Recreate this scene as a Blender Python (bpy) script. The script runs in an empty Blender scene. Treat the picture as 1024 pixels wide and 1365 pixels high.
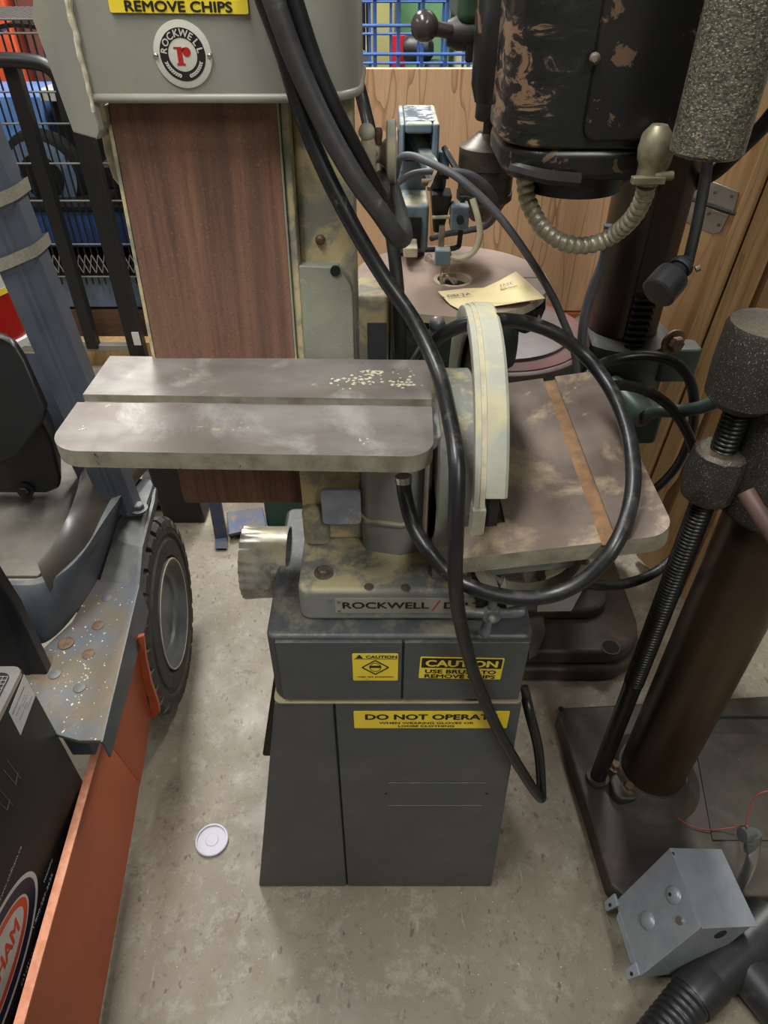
import bpy, bmesh, math, random
from mathutils import Vector, Matrix
random.seed(7)
PI = math.pi
SC = bpy.context.scene
COL = SC.collection

# ------------------------------------------------------------------ camera
FPX, PITCH, EYE = 920.0, math.radians(40.0), 1.32
cam_d = bpy.data.cameras.new('camera'); cam = bpy.data.objects.new('camera', cam_d); COL.objects.link(cam)
cam.location = (0, 0, EYE); cam.rotation_euler = (math.radians(50.0), 0, 0)
cam_d.sensor_fit = 'VERTICAL'; cam_d.sensor_height = 24.0; cam_d.lens = 24.0 * FPX / 1365.0
cam_d.clip_start = 0.02; cam_d.clip_end = 60
SC.camera = cam
SC.view_settings.view_transform = 'Standard'; SC.view_settings.look = 'None'
SC.view_settings.exposure = 0.42; SC.view_settings.gamma = 1.0; SC.view_settings.use_curve_mapping = False
# ------------------------------------------------------------------ world and lamps
wd = bpy.data.worlds.new('world'); SC.world = wd; wd.use_nodes = True
wd.node_tree.nodes['Background'].inputs[0].default_value = (0.80, 0.88, 1.0, 1)
wd.node_tree.nodes['Background'].inputs[1].default_value = 0.05
LAMPS = [  # x, y, length, width, watts : fluorescent fixtures under the ceiling
    (-0.55, 0.35, 1.3, 0.30, 36.0),
    (-0.75, 2.6, 1.3, 0.30, 60.0),
    (0.8, 2.4, 1.3, 0.30, 56.0),
    (-2.4, 0.6, 1.3, 0.30, 18.0),
    (0.9, -1.2, 1.3, 0.30, 27.0),
]
LAMP_Z = 2.86
# ------------------------------------------------------------------ pixel ray -> point on a real plane
def ray(x, y):
    a = (x - 512) / FPX; b = (682.5 - y) / FPX
    return Vector((a, math.cos(PITCH) + b * math.sin(PITCH), -math.sin(PITCH) + b * math.cos(PITCH)))
def at(x, y, Y=None, z=None, X=None):
    r = ray(x, y)
    if Y is not None: t = Y / r.y
    elif z is not None: t = (z - EYE) / r.z
    else: t = X / r.x
    return Vector((r.x * t, r.y * t, EYE + r.z * t))
def hitplane(x, y, p0, n):
    r = ray(x, y); o = Vector((0, 0, EYE)); t = (Vector(p0) - o).dot(n) / r.dot(n)
    return o + r * t
def V(*a): return Vector(a)

# ------------------------------------------------------------------ materials
def lin(c):
    return tuple((v / 255 / 12.92) if v / 255 <= .04045 else ((v / 255 + .055) / 1.055) ** 2.4 for v in c) + (1,)
class NT:
    def __init__(s, name):
        s.m = bpy.data.materials.new(name); s.m.use_nodes = True; s.t = s.m.node_tree
        s.b = s.t.nodes['Principled BSDF']; s.tc = s.t.nodes.new('ShaderNodeTexCoord')
    def n(s, typ, **kw):
        nd = s.t.nodes.new(typ)
        for k, v in kw.items():
            if k.startswith('i_'): nd.inputs[k[2:].replace('_', ' ')].default_value = v
            else: setattr(nd, k, v)
        return nd
    def l(s, a, b): s.t.links.new(a, b)
    def coords(s, stretch=(1, 1, 1), rot=(0, 0, 0), off=(0, 0, 0)):
        mp = s.n('ShaderNodeMapping'); mp.inputs['Scale'].default_value = stretch; mp.inputs['Rotation'].default_value = rot
        mp.inputs['Location'].default_value = off
        s.l(s.tc.outputs['Object'], mp.inputs[0]); return mp.outputs[0]
    def noise(s, scale, detail=4, rough=.55, vec=None, dist=0):
        nd = s.n('ShaderNodeTexNoise'); nd.inputs['Scale'].default_value = scale; nd.inputs['Detail'].default_value = detail
        nd.inputs['Roughness'].default_value = rough; nd.inputs['Distortion'].default_value = dist
        s.l(vec if vec else s.coords(), nd.inputs['Vector']); return nd.outputs['Fac']
    def ramp(s, fac, lo, hi, a=0.0, b=1.0):
        nd = s.n('ShaderNodeMapRange'); nd.inputs[1].default_value = lo; nd.inputs[2].default_value = hi
        nd.inputs[3].default_value = a; nd.inputs[4].default_value = b; s.l(fac, nd.inputs[0]); return nd.outputs[0]
    def mul(s, a, b):
        nd = s.n('ShaderNodeMath', operation='MULTIPLY'); s.l(a, nd.inputs[0])
        if isinstance(b, float): nd.inputs[1].default_value = b
        else: s.l(b, nd.inputs[1])
        return nd.outputs[0]
    def mix(s, fac, a, b):
        nd = s.n('ShaderNodeMixRGB')
        if isinstance(fac, float): nd.inputs[0].default_value = fac
        else: s.l(fac, nd.inputs[0])
        for i, c in ((1, a), (2, b)):
            if isinstance(c, tuple): nd.inputs[i].default_value = c
            else: s.l(c, nd.inputs[i])
        return nd.outputs[0]
    def up(s, lo=.3, hi=.95):
        g = s.n('ShaderNodeNewGeometry'); sp = s.n('ShaderNodeSeparateXYZ'); s.l(g.outputs['Normal'], sp.inputs[0])
        return s.ramp(sp.outputs['Z'], lo, hi)
    def bump(s, fac, strength=.3, dist=.001):
        nd = s.n('ShaderNodeBump'); nd.inputs['Strength'].default_value = strength; nd.inputs['Distance'].default_value = dist
        s.l(fac, nd.inputs['Height']); s.l(nd.outputs[0], s.b.inputs['Normal'])

def mat(name, c1, c2=None, sc=15, lo=.4, hi=.65, rough=.6, metal=0, spec=.5, bump=0, bsc=200, stretch=(1, 1, 1),
        patch=None, patch2=None, fleck=None, dust=None, rvar=0, trans=0, coat=0):
    k = NT(name); vec = k.coords(stretch)
    col = lin(c1)
    if c2: col = k.mix(k.ramp(k.noise(sc, 5, .6, vec), lo, hi), lin(c1), lin(c2))
    for p in (patch, patch2):
        if p:   # colour, scale, lo, hi, (amount)
            f = k.ramp(k.noise(p[1], 6, .65, k.coords(off=(p[1], 3, 1)), .4), p[2], p[3], 0, p[4] if len(p) > 4 else 1)
            col = k.mix(f, col, lin(p[0]))
    if fleck: # colour, scale, lo, hi
        f = k.ramp(k.noise(fleck[1], 2, .5, k.coords(stretch)), fleck[2], fleck[3]); col = k.mix(f, col, lin(fleck[0]))
    if dust:  # colour, scale, lo, hi, amount : sawdust settled on what faces up
        f = k.mul(k.ramp(k.noise(dust[1], 6, .7, k.coords(off=(7, 1, 4)), .3), dust[2], dust[3], 0, dust[4]), k.up())
        col = k.mix(f, col, lin(dust[0]))
    if isinstance(col, tuple): k.b.inputs['Base Color'].default_value = col
    else: k.l(col, k.b.inputs['Base Color'])
    k.b.inputs['Roughness'].default_value = rough
    if rvar: k.l(k.ramp(k.noise(25, 4), .3, .7, rough - rvar, rough + rvar), k.b.inputs['Roughness'])
    k.b.inputs['Metallic'].default_value = metal; k.b.inputs['Specular IOR Level'].default_value = spec
    k.b.inputs['Coat Weight'].default_value = coat
    if trans: k.b.inputs['Transmission Weight'].default_value = trans
    if bump: k.bump(k.noise(bsc, 3, .6, vec), bump)
    return k.m
SAW = (208, 193, 146)
M = {}
def mk(key, *a, **kw): M[key] = mat(key, *a, **kw)
mk('machine_paint', (134, 135, 127), (120, 122, 117), rough=.5, bump=.12, bsc=260, patch=(SAW, 15, .58, .64, .45), patch2=((100, 106, 112), 18, .60, .66, .8), dust=(SAW, 13, .47, .56, .72))
mk('hood_paint', (146, 145, 133), (138, 138, 128), rough=.42, bump=.05, bsc=300, patch=((166, 158, 130), 9, .58, .75, .5))
mk('column_paint', (146, 143, 126), (126, 127, 118), rough=.6, bump=.35, bsc=320, patch=((206, 186, 134), 20, .47, .58, .75), patch2=((104, 108, 110), 16, .62, .68, .75))
mk('casting_plate', (146, 148, 130), (132, 134, 122), rough=.55, bump=.5, bsc=360, patch=((196, 182, 132), 22, .58, .68, .7))
mk('guard_paint', (166, 166, 150), (148, 150, 138), rough=.6, bump=.3, bsc=420, patch=((190, 178, 132), 18, .5, .65, .7), fleck=((120, 96, 62), 420, .73, .78))
mk('stand_paint', (74, 77, 78), (67, 71, 73), rough=.45, bump=.08, bsc=500, patch=((94, 94, 90), 7, .5, .7, .5), dust=((150, 143, 115), 22, .48, .66, .55))
mk('seam_dust_highlight', (150, 142, 112), (130, 124, 100), rough=.9)  # dust on the ledge seam, and painted highlight under the cover plate
mk('seam_dark', (26, 27, 27), rough=.9)
mk('table_steel', (122, 113, 106), (146, 142, 137), sc=10, rough=.38, metal=.35, bump=.05, bsc=500, stretch=(.5, 1.6, 1), patch=((190, 188, 182), 11, .55, .68, .6), patch2=((206, 184, 138), 26, .66, .70, .9), rvar=.12)
mk('table_edge', (146, 143, 124), (118, 112, 96), sc=40, rough=.6, bump=.35, bsc=300, fleck=((80, 62, 46), 130, .72, .76))
mk('disc_table_steel', (118, 104, 94), (92, 80, 72), sc=9, rough=.42, metal=.3, bump=.05, bsc=400, patch=((160, 142, 116), 11, .53, .62, .8), patch2=((180, 160, 120), 30, .65, .70, .6), rvar=.08)
mk('rusty_groove', (124, 92, 60), (98, 74, 54), sc=60, rough=.85, bump=.3)
mk('dark_metal', (52, 50, 48), (38, 37, 36), rough=.5, metal=.4)
mk('bright_steel', (190, 188, 182), (160, 158, 152), rough=.3, metal=.9)
mk('galvanised', (176, 174, 164), (140, 138, 130), sc=50, rough=.38, metal=.4, patch=((88, 90, 90), 24, .56, .64, .7), dust=((196, 182, 140), 20, .42, .6, .8))
mk('blue_grey_plate', (150, 156, 168), (126, 132, 142), sc=30, rough=.55, bump=.2, patch=((196, 184, 146), 26, .58, .68, .7))
mk('knob_paint', (112, 120, 128), (92, 98, 102), sc=80, rough=.4, metal=.2, dust=((190, 178, 140), 40, .45, .6, .6))
mk('label_silver', (160, 158, 146), (146, 145, 134), rough=.45, metal=.2)
mk('ink_black', (24, 24, 24), rough=.6)
mk('ink_red', (176, 52, 38), rough=.6)
mk('badge_cream', (206, 206, 192), rough=.4)
mk('badge_red', (176, 36, 38), rough=.45)
mk('sticker_yellow', (240, 214, 58), (232, 206, 54), rough=.42)
mk('screw_steel', (150, 140, 128), (116, 104, 92), sc=90, rough=.45, metal=.6)
mk('rust_bolt', (120, 96, 74), (92, 74, 60), sc=90, rough=.6, metal=.4)
mk('caulk', (208, 202, 180), (186, 176, 140), sc=90, rough=.8, bump=.8, bsc=220)
mk('rubber', (20, 20, 22), (30, 30, 32), sc=30, rough=.36, spec=.5, bump=.08, patch=((86, 84, 80), 60, .62, .68, .5), dust=((96, 93, 86), 55, .50, .66, .45))
mk('rubber_dusty', (48, 48, 49), (62, 61, 60), sc=40, rough=.5, bump=.1, patch=((104, 101, 95), 50, .60, .68, .6))
mk('rubber_dull', (24, 24, 26), (36, 36, 37), sc=40, rough=.6, patch=((82, 80, 76), 40, .6, .7, .5))
mk('grey_cord', (70, 72, 76), (88, 88, 90), rough=.55, bump=.05)
mk('tyre_rubber', (46, 44, 40), (58, 55, 49), sc=30, rough=.75, bump=.15, bsc=300, dust=((104, 96, 80), 20, .4, .6, .7))
mk('vehicle_grey', (72, 78, 86), (64, 69, 75), rough=.5, bump=.05, patch=((84, 86, 88), 12, .55, .7, .6), dust=((122, 120, 112), 14, .35, .6, .8))
mk('vehicle_rim', (104, 107, 108), (80, 83, 85), rough=.5, metal=.2)
mk('post_blue_grey', (80, 87, 97), (70, 76, 86), rough=.45, bump=.04)
mk('floor_mat', (112, 108, 98), (94, 91, 84), sc=9, rough=.8, bump=.1, patch=((130, 124, 110), 30, .56, .7, .6))
mk('inner_fender', (70, 66, 58), (54, 51, 46), sc=6, rough=.32)
mk('black_plastic', (18, 18, 19), (24, 24, 25), rough=.45, bump=.03)
mk('battery_black', (26, 26, 23), (20, 20, 18), sc=5, rough=.55)
mk('orange_paint', (178, 92, 56), (166, 84, 51), sc=7, rough=.5, spec=.35, patch=((158, 74, 50), 9, .56, .72, .5))
mk('orange_edge', (226, 160, 128), (210, 134, 100), sc=60, rough=.5)
mk('red_paint', (176, 28, 22), rough=.3)
mk('label_white', (205, 205, 200), (190, 190, 186), rough=.5)
mk('navy_ink', (34, 38, 58), rough=.5)
mk('orange_ink', (206, 82, 48), rough=.5)
mk('strap_beige', (140, 134, 120), (124, 118, 104), sc=300, rough=.9)
mk('saw_blue', (108, 126, 137), (94, 112, 124), sc=25, rough=.45, patch=((84, 92, 98), 40, .62, .68, .7), dust=((206, 196, 160), 20, .42, .6, .75))
mk('chipped_top', (96, 98, 106), (106, 104, 118), rough=.3, metal=.2, patch=((196, 202, 208), 50, .48, .52, .9))
mk('saw_table', (144, 123, 108), (130, 112, 101), sc=8, rough=.5, metal=.2, patch=((172, 160, 148), 10, .55, .7, .6))
mk('worn_blue', (62, 74, 104), (84, 80, 78), sc=40, lo=.4, hi=.6, rough=.5, metal=.3, patch=((120, 96, 70), 40, .56, .64, .7))
mk('cream_metal', (186, 176, 148), (160, 152, 130), sc=40, rough=.55, bump=.1)
mk('paper', (222, 204, 156), (212, 194, 148), rough=.9)
mk('clear_hose', (206, 200, 172), rough=.3, trans=.3)
mk('dark_green', (50, 60, 54), (38, 46, 42), sc=12, rough=.35, patch=((116, 112, 92), 9, .56, .66, .5))
mk('green_casting', (52, 70, 58), (44, 57, 48), sc=20, rough=.5, bump=.15, patch=((88, 74, 64), 14, .56, .64, .7), dust=((84, 72, 64), 18, .35, .55, .6))
mk('green_gloss', (62, 86, 62), (48, 66, 48), sc=14, rough=.3)
mk('crank_green', (66, 88, 80), (58, 74, 68), sc=30, rough=.4, patch=((130, 84, 72), 60, .62, .66, .8))
mk('red_brown_iron', (100, 78, 72), (84, 68, 64), sc=18, rough=.5, metal=.2)
mk('iron_top', (96, 88, 84), (84, 74, 70), sc=18, rough=.45, metal=.2)
mk('red_band', (116, 46, 36), (84, 58, 52), sc=12, rough=.6)
mk('base_iron', (66, 60, 50), (50, 47, 40), sc=14, rough=.5, bump=.2, patch=((84, 66, 52), 14, .52, .65, .7), fleck=((150, 142, 126), 160, .74, .78))
mk('dark_plate', (60, 55, 43), (45, 41, 32), sc=12, rough=.55, bump=.3, bsc=90, patch=((76, 71, 60), 9, .50, .62, .7), patch2=((62, 50, 38), 20, .56, .66, .7), fleck=((120, 112, 98), 190, .75, .8))
mk('column_steel', (84, 75, 62), (66, 58, 49), sc=5, rough=.32, metal=.6, stretch=(1, 1, .3), rvar=.08)
mk('brown_column', (64, 48, 30), (52, 42, 30), sc=6, rough=.34, metal=.35, stretch=(1, 1, .4), fleck=((116, 110, 96), 200, .77, .8))
mk('motor_black', (32, 31, 29), (24, 24, 24), sc=10, rough=.3, bump=.04, patch=((104, 82, 62), 30, .60, .62, .9))
mk('motor_worn', (32, 31, 29), (26, 26, 26), sc=10, rough=.32, bump=.05, stretch=(1, 1, 1), patch=((112, 90, 70), 26, .57, .59, .8))
mk('chuck_steel', (82, 75, 64), (60, 55, 48), sc=40, rough=.4, metal=.5, stretch=(1, 1, 3))
mk('ball_black', (62, 54, 52), rough=.22)
mk('hammer_paint', (112, 110, 96), (66, 67, 60), sc=330, lo=.40, hi=.58, rough=.32, metal=.3, bump=.4, bsc=420, stretch=(.7, .7, 1.3), fleck=((176, 168, 138), 620, .58, .66))
mk('speckled_iron', (46, 45, 40), (56, 54, 46), sc=40, rough=.5, metal=.2, bump=.4, bsc=220, fleck=((140, 138, 126), 620, .60, .70), dust=((96, 85, 60), 25, .38, .6, .7))
mk('screw_black', (44, 43, 40), (34, 34, 32), rough=.35, metal=.6)
mk('bx_conduit', (186, 180, 156), (158, 152, 130), sc=60, rough=.4, metal=.5)
mk('connector_cream', (150, 142, 116), (122, 116, 96), sc=60, rough=.45, metal=.4)
mk('box_grey', (138, 144, 149), (128, 134, 139), sc=30, rough=.38, metal=.25, bump=.03)
mk('elbow_grey', (112, 114, 114), (96, 98, 98), rough=.35, metal=.6)
mk('box_inside', (22, 22, 22), rough=.8)
mk('plastic_black', (40, 40, 41), (30, 30, 31), sc=12, rough=.4, patch=((92, 88, 76), 20, .6, .72, .5))
mk('red_wire', (150, 52, 44), rough=.45)
mk('copper', (190, 110, 70), rough=.35, metal=.8)
mk('lid_plastic', (176, 174, 184), rough=.35)
mk('blue_wire', (60, 100, 168), (52, 88, 150), rough=.4)
mk('black_wire', (18, 18, 19), rough=.45)
mk('wire_light', (140, 138, 130), rough=.4, metal=.4)
mk('wire_mid', (96, 96, 92), rough=.4, metal=.3)
mk('blue_plastic', (44, 84, 150), (36, 70, 128), rough=.4)
mk('light_blue', (108, 150, 210), (88, 134, 200), rough=.4)
mk('rim_blue_grey', (104, 124, 148), (92, 110, 132), rough=.45)
mk('brown_wood', (104, 76, 56), (86, 62, 46), sc=20, rough=.7, stretch=(1, 1, 8))
mk('grey_wood', (84, 72, 62), (66, 58, 50), sc=20, rough=.8)
mk('bg_cream', (196, 190, 150), rough=.6)
mk('bg_olive', (150, 146, 92), rough=.6)
mk('bg_green', (92, 132, 92), (80, 118, 84), rough=.45)
mk('bg_orange', (208, 84, 40), (190, 70, 34), rough=.6)
mk('bg_brown', (110, 62, 48), rough=.6)
mk('bg_red', (190, 30, 40), rough=.5)
mk('bg_white', (220, 222, 230), rough=.7)
mk('wall_paint', (128, 127, 120), (120, 119, 112), sc=3, rough=.8)
mk('ceiling_paint', (110, 109, 106), rough=.9)
mk('fixture_white', (225, 225, 222), rough=.5)
mk('abrasive', (124, 90, 74), (88, 62, 52), sc=13, lo=.36, hi=.66, rough=.75, bump=.3, bsc=600, stretch=(3.2, 1, .16), patch=((128, 98, 82), 5, .5, .7, .5))
mk('abrasive_dull', (96, 78, 68), (86, 70, 62), sc=14, rough=.8, bump=.4, bsc=900, fleck=((158, 140, 122), 420, .68, .73))

def abrasive_mat(name, c1, c2, c3):
    k = NT(name)
    c = k.mix(k.ramp(k.noise(16, 7, .68, k.coords((4, 1, .12))), .38, .62), lin(c1), lin(c2))
    c = k.mix(k.ramp(k.noise(4, 4), .4, .7, 0, .5), c, lin(c3))
    g = k.noise(420, 2, .6); c = k.mix(k.ramp(g, .62, .76, 0, .3), c, lin((176, 146, 128))); c = k.mix(k.ramp(g, .28, .40, .5, 0), c, lin((60, 40, 34)))
    k.l(c, k.b.inputs['Base Color']); k.b.inputs['Roughness'].default_value = .8; k.bump(g, .35); return k.m
M['abrasive'] = abrasive_mat('abrasive', (128, 91, 70), (86, 62, 50), (128, 98, 80))
def worn_motor_mat():
    k = NT('motor_worn'); sp = k.n('ShaderNodeSeparateXYZ'); k.l(k.tc.outputs['Object'], sp.inputs[0])
    f = k.mul(k.ramp(sp.outputs['X'], -.075, -.01, 1, .0), k.ramp(sp.outputs['Z'], -.10, -.04, 1, .25))
    w = k.noise(20, 7, .7, k.coords((.8, .8, 2.2)), .8); mxn = k.n('ShaderNodeMath', operation='ADD'); k.l(w, mxn.inputs[0]); k.l(k.mul(f, .11), mxn.inputs[1])
    c = k.mix(k.ramp(mxn.outputs[0], .62, .66, 0, .9), lin((30, 30, 28)), lin((124, 98, 74)))
    k.l(c, k.b.inputs['Base Color']); k.l(k.ramp(mxn.outputs[0], .5, .64, .22, .55), k.b.inputs['Roughness']); k.bump(k.noise(50, 5), .12); return k.m
M['motor_worn'] = worn_motor_mat()
def rusty_plate_mat():
    k = NT('rusty_plate')
    c = k.mix(k.ramp(k.noise(11, 6, .65), .42, .58), lin((104, 108, 112)), lin((118, 108, 92)))
    c = k.mix(k.ramp(k.noise(30, 6, .7, k.coords(off=(3, 3, 3))), .56, .68, 0, .6), c, lin((116, 88, 66)))
    c = k.mix(k.ramp(k.noise(160, 2, .5), .70, .73), c, lin((236, 226, 196)))
    k.l(c, k.b.inputs['Base Color']); k.b.inputs['Roughness'].default_value = .42; k.b.inputs['Metallic'].default_value = .3
    k.bump(k.noise(70, 5), .4, .002); return k.m
M['rusty_plate'] = rusty_plate_mat()

def concrete_mat():
    k = NT('concrete')
    c = k.mix(k.ramp(k.noise(4, 6, .6), .35, .65), lin((130, 120, 103)), lin((114, 104, 88)))
    c = k.mix(k.ramp(k.noise(26, 8, .75, k.coords(off=(2, 5, 0))), .53, .60, 0, .55), c, lin((142, 138, 123)))
    c = k.mix(k.ramp(k.noise(11, 8, .78, k.coords(off=(6, 2, 0))), .56, .62, 0, .5), c, lin((148, 143, 128)))
    c = k.mix(k.ramp(k.noise(60, 6, .7, k.coords(off=(8, 1, 0))), .57, .63, 0, .6), c, lin((96, 86, 72)))
    c = k.mix(k.ramp(k.noise(34, 6, .75, k.coords(stretch=(1.6, .3, 1), off=(1, 9, 0))), .64, .68, 0, .45), c, lin((166, 160, 146)))
    c = k.mix(k.ramp(k.noise(48, 3, .5, k.coords(stretch=(1.5, .8, 1), off=(5, 5, 0))), .67, .70, 0, .75), c, lin((82, 70, 54)))
    c = k.mix(k.ramp(k.noise(260, 1, .5), .77, .79, 0, .8), c, lin((206, 200, 184)))
    k.l(c, k.b.inputs['Base Color']); k.l(k.ramp(k.noise(12, 5), .35, .65, .38, .6), k.b.inputs['Roughness'])
    k.bump(k.noise(60, 6, .7), .25, .002); return k.m
M['concrete'] = concrete_mat()

def wood_mat(name, c1, c2, c3, stretch, wave_sc=7, knots=True):
    k = NT(name)
    vec = k.coords(stretch)
    nz = k.noise(1.6, 3, .5, vec, .2)
    wv = k.n('ShaderNodeMath', operation='MULTIPLY'); k.l(nz, wv.inputs[0]); wv.inputs[1].default_value = wave_sc
    fr = k.n('ShaderNodeMath', operation='FRACT'); k.l(wv.outputs[0], fr.inputs[0])
    line = k.ramp(fr.outputs[0], .0, .16, 1, 0)
    c = k.mix(k.ramp(k.noise(4, 5, .6, vec), .35, .65), lin(c1), lin(c2))
    c = k.mix(k.mul(line, .75), c, lin(c3))
    fine = k.noise(40, 4, .6, k.coords((stretch[0] * 1.5, stretch[1] * 1.5, stretch[2] * .4)))
    c = k.mix(k.ramp(fine, .5, .75, 0, .35), c, lin(c3))
    if knots:
        vo = k.n('ShaderNodeTexVoronoi'); vo.inputs['Scale'].default_value = 5.0; k.l(k.coords((1, 1, .8), off=(.3, 0, .15)), vo.inputs['Vector'])
        c = k.mix(k.ramp(vo.outputs['Distance'], .03, .10, .8, 0), c, lin(c3))
    k.l(c, k.b.inputs['Base Color']); k.b.inputs['Roughness'].default_value = .62
    k.bump(fine, .1); return k.m
M['plywood'] = wood_mat('plywood', (224, 182, 142), (212, 168, 126), (150, 100, 66), (5, 5, .9), 9)
M['plywood_side'] = wood_mat('plywood_side', (190, 156, 112), (174, 138, 94), (156, 112, 70), (6, 6, .8), 6)
M['timber'] = wood_mat('timber', (178, 146, 100), (164, 130, 86), (132, 100, 64), (14, 14, .8), 4, False)
M['dark_timber'] = wood_mat('dark_timber', (118, 86, 50), (100, 72, 42), (70, 48, 28), (14, 14, .8), 4, False)
M['red_timber'] = wood_mat('red_timber', (186, 112, 62), (170, 98, 52), (120, 66, 36), (8, 8, .8), 6)

def emis_mat(name, c, s):
    k = NT(name); k.b.inputs['Emission Color'].default_value = lin(c); k.b.inputs['Emission Strength'].default_value = s
    return k.m
M['tube_glow'] = emis_mat('tube_glow', (250, 248, 240), 4.0)

# ------------------------------------------------------------------ mesh builder
class MB:
    def __init__(s): s.bm = bmesh.new()
    def faces(s, vs, fs):
        v = [s.bm.verts.new(p) for p in vs]
        for f in fs:
            try: s.bm.faces.new([v[i] for i in f])
            except ValueError: pass
        return s
    def hexa(s, b, t):       # bottom quad, top quad (same winding)
        n = len(b); vs = [Vector(p) for p in b] + [Vector(p) for p in t]
        fs = [list(range(n))[::-1], list(range(n, 2 * n))] + [[i, (i + 1) % n, n + (i + 1) % n, n + i] for i in range(n)]
        return s.faces(vs, fs)
    def box(s, x0, x1, y0, y1, z0, z1, Mx=None):
        b = [V(x0, y0, z0), V(x1, y0, z0), V(x1, y1, z0), V(x0, y1, z0)]; t = [p + V(0, 0, z1 - z0) for p in b]
        if Mx: b = [Mx @ p for p in b]; t = [Mx @ p for p in t]
        return s.hexa(b, t)
    def prism(s, poly, axis, a, b, Mx=None):   # 2d polygon extruded along axis
        def m(u, v, w):
            p = V(w, u, v) if axis == 'x' else (V(u, w, v) if axis == 'y' else V(u, v, w))
            return Mx @ p if Mx else p
        return s.hexa([m(u, v, a) for u, v in poly], [m(u, v, b) for u, v in poly])
    def slab(s, pts, off):     # polygon in space given thickness by an offset vector
        off = Vector(off); return s.hexa([Vector(p) for p in pts], [Vector(p) + off for p in pts])
    def rings(s, rings, caps=True, closed=False):
        n = len(rings[0]); vv = [[s.bm.verts.new(p) for p in r] for r in rings]
        R = len(vv); last = R if closed else R - 1
        for i in range(last):
            a = vv[i]; b = vv[(i + 1) % R]
            for j in range(n): s.bm.faces.new((a[j], a[(j + 1) % n], b[(j + 1) % n], b[j]))
        if caps and not closed: s.bm.faces.new(vv[0][::-1]); s.bm.faces.new(vv[-1])
        return s
    def cyl(s, p0, p1, r0, r1=None, n=20):
        return s.lathe([(r0, 0), (r0 if r1 is None else r1, 1)], p0, p1, n)
    def lathe(s, prof, p0, p1, n=24, caps=True, sx=1.0):      # profile (radius, t) along the axis p0->p1
        p0, p1 = Vector(p0), Vector(p1); d = (p1 - p0); q = d.normalized().to_track_quat('Z', 'Y')
        return s.rings([[p0 + d * t + q @ V(r * math.cos(2 * PI * j / n) * sx, r * math.sin(2 * PI * j / n), 0) for j in range(n)] for r, t in prof], caps)
    def ball(s, c, r, n=16, sq=(1, 1, 1)):
        c = Vector(c); m = n // 2
        rs = [[c + V(r * sq[0] * math.sin(PI * i / m) * math.cos(2 * PI * j / n), r * sq[1] * math.sin(PI * i / m) * math.sin(2 * PI * j / n), r * sq[2] * math.cos(PI * i / m)) for j in range(n)] for i in range(m + 1)]
        rs[0] = [p + V(1e-5 * math.cos(2 * PI * j / n), 1e-5 * math.sin(2 * PI * j / n), 0) for j, p in enumerate(rs[0])]
        rs[-1] = [p + V(1e-5 * math.cos(2 * PI * j / n), 1e-5 * math.sin(2 * PI * j / n), 0) for j, p in enumerate(rs[-1])]
        return s.rings(rs)
    def tube(s, pts, r, n=10, k=6, rfun=None, smooth=True, caps=True):
        P = smooth_path(pts, k) if smooth else [Vector(p) for p in pts]
        T = []
        for i in range(len(P)):
            a = P[max(i - 1, 0)]; b = P[min(i + 1, len(P) - 1)]; T.append((b - a).normalized())
        u = T[0].orthogonal().normalized(); rs = []; L = 0
        for i, p in enumerate(P):
            if i: L += (P[i] - P[i - 1]).length
            u = (u - T[i] * u.dot(T[i])).normalized(); w = T[i].cross(u)
            rr = rfun(L, i / (len(P) - 1)) if rfun else r
            rs.append([p + (u * math.cos(2 * PI * j / n) + w * math.sin(2 * PI * j / n)) * rr for j in range(n)])
        return s.rings(rs, caps)
    def hexhead(s, p0, d, r, h):
        d = Vector(d).normalized(); p0 = Vector(p0); s.lathe([(r * 1.6, 0), (r * 1.6, 1)], p0, p0 + d * h * .25, 16)
        return s.lathe([(r, 0), (r, .8), (r * .82, 1)], p0 + d * h * .25, p0 + d * h, 6)

def smooth_path(pts, k=6):
    P = [Vector(p) for p in pts]
    if len(P) < 3: return P
    Q = [P[0] * 2 - P[1]] + P + [P[-1] * 2 - P[-2]]; out = []
    for i in range(1, len(Q) - 2):
        a, b, c, d = Q[i - 1:i + 3]
        for j in range(k):
            t = j / k
            out.append(.5 * ((2 * b) + (c - a) * t + (2 * a - 5 * b + 4 * c - d) * t * t + (3 * b - a - 3 * c + d) * t ** 3))
    return out + [P[-1]]
def resample(P, step):
    out = [P[0]]; acc = 0
    for i in range(1, len(P)):
        a, b = P[i - 1], P[i]; L = (b - a).length
        while L > 0 and acc + L >= step:
            f = (step - acc) / L; a = a.lerp(b, f); out.append(a); L = (b - a).length; acc = 0
        acc += L
    return out
def rrect(x0, x1, y0, y1, r, n=6, rs=None):
    rs = rs or (r, r, r, r); out = []
    for (cx, cy, a0), q in zip(((x1, y1, 0), (x0, y1, 90), (x0, y0, 180), (x1, y0, 270)), rs):
        sx = -1 if cx == x1 else 1; sy = -1 if cy == y1 else 1
        if q < 1e-6: out.append((cx, cy)); continue
        for i in range(n + 1):
            a = math.radians(a0 + 90 * i / n); out.append((cx + sx * q + q * math.cos(a), cy + sy * q + q * math.sin(a)))
    return out

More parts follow.
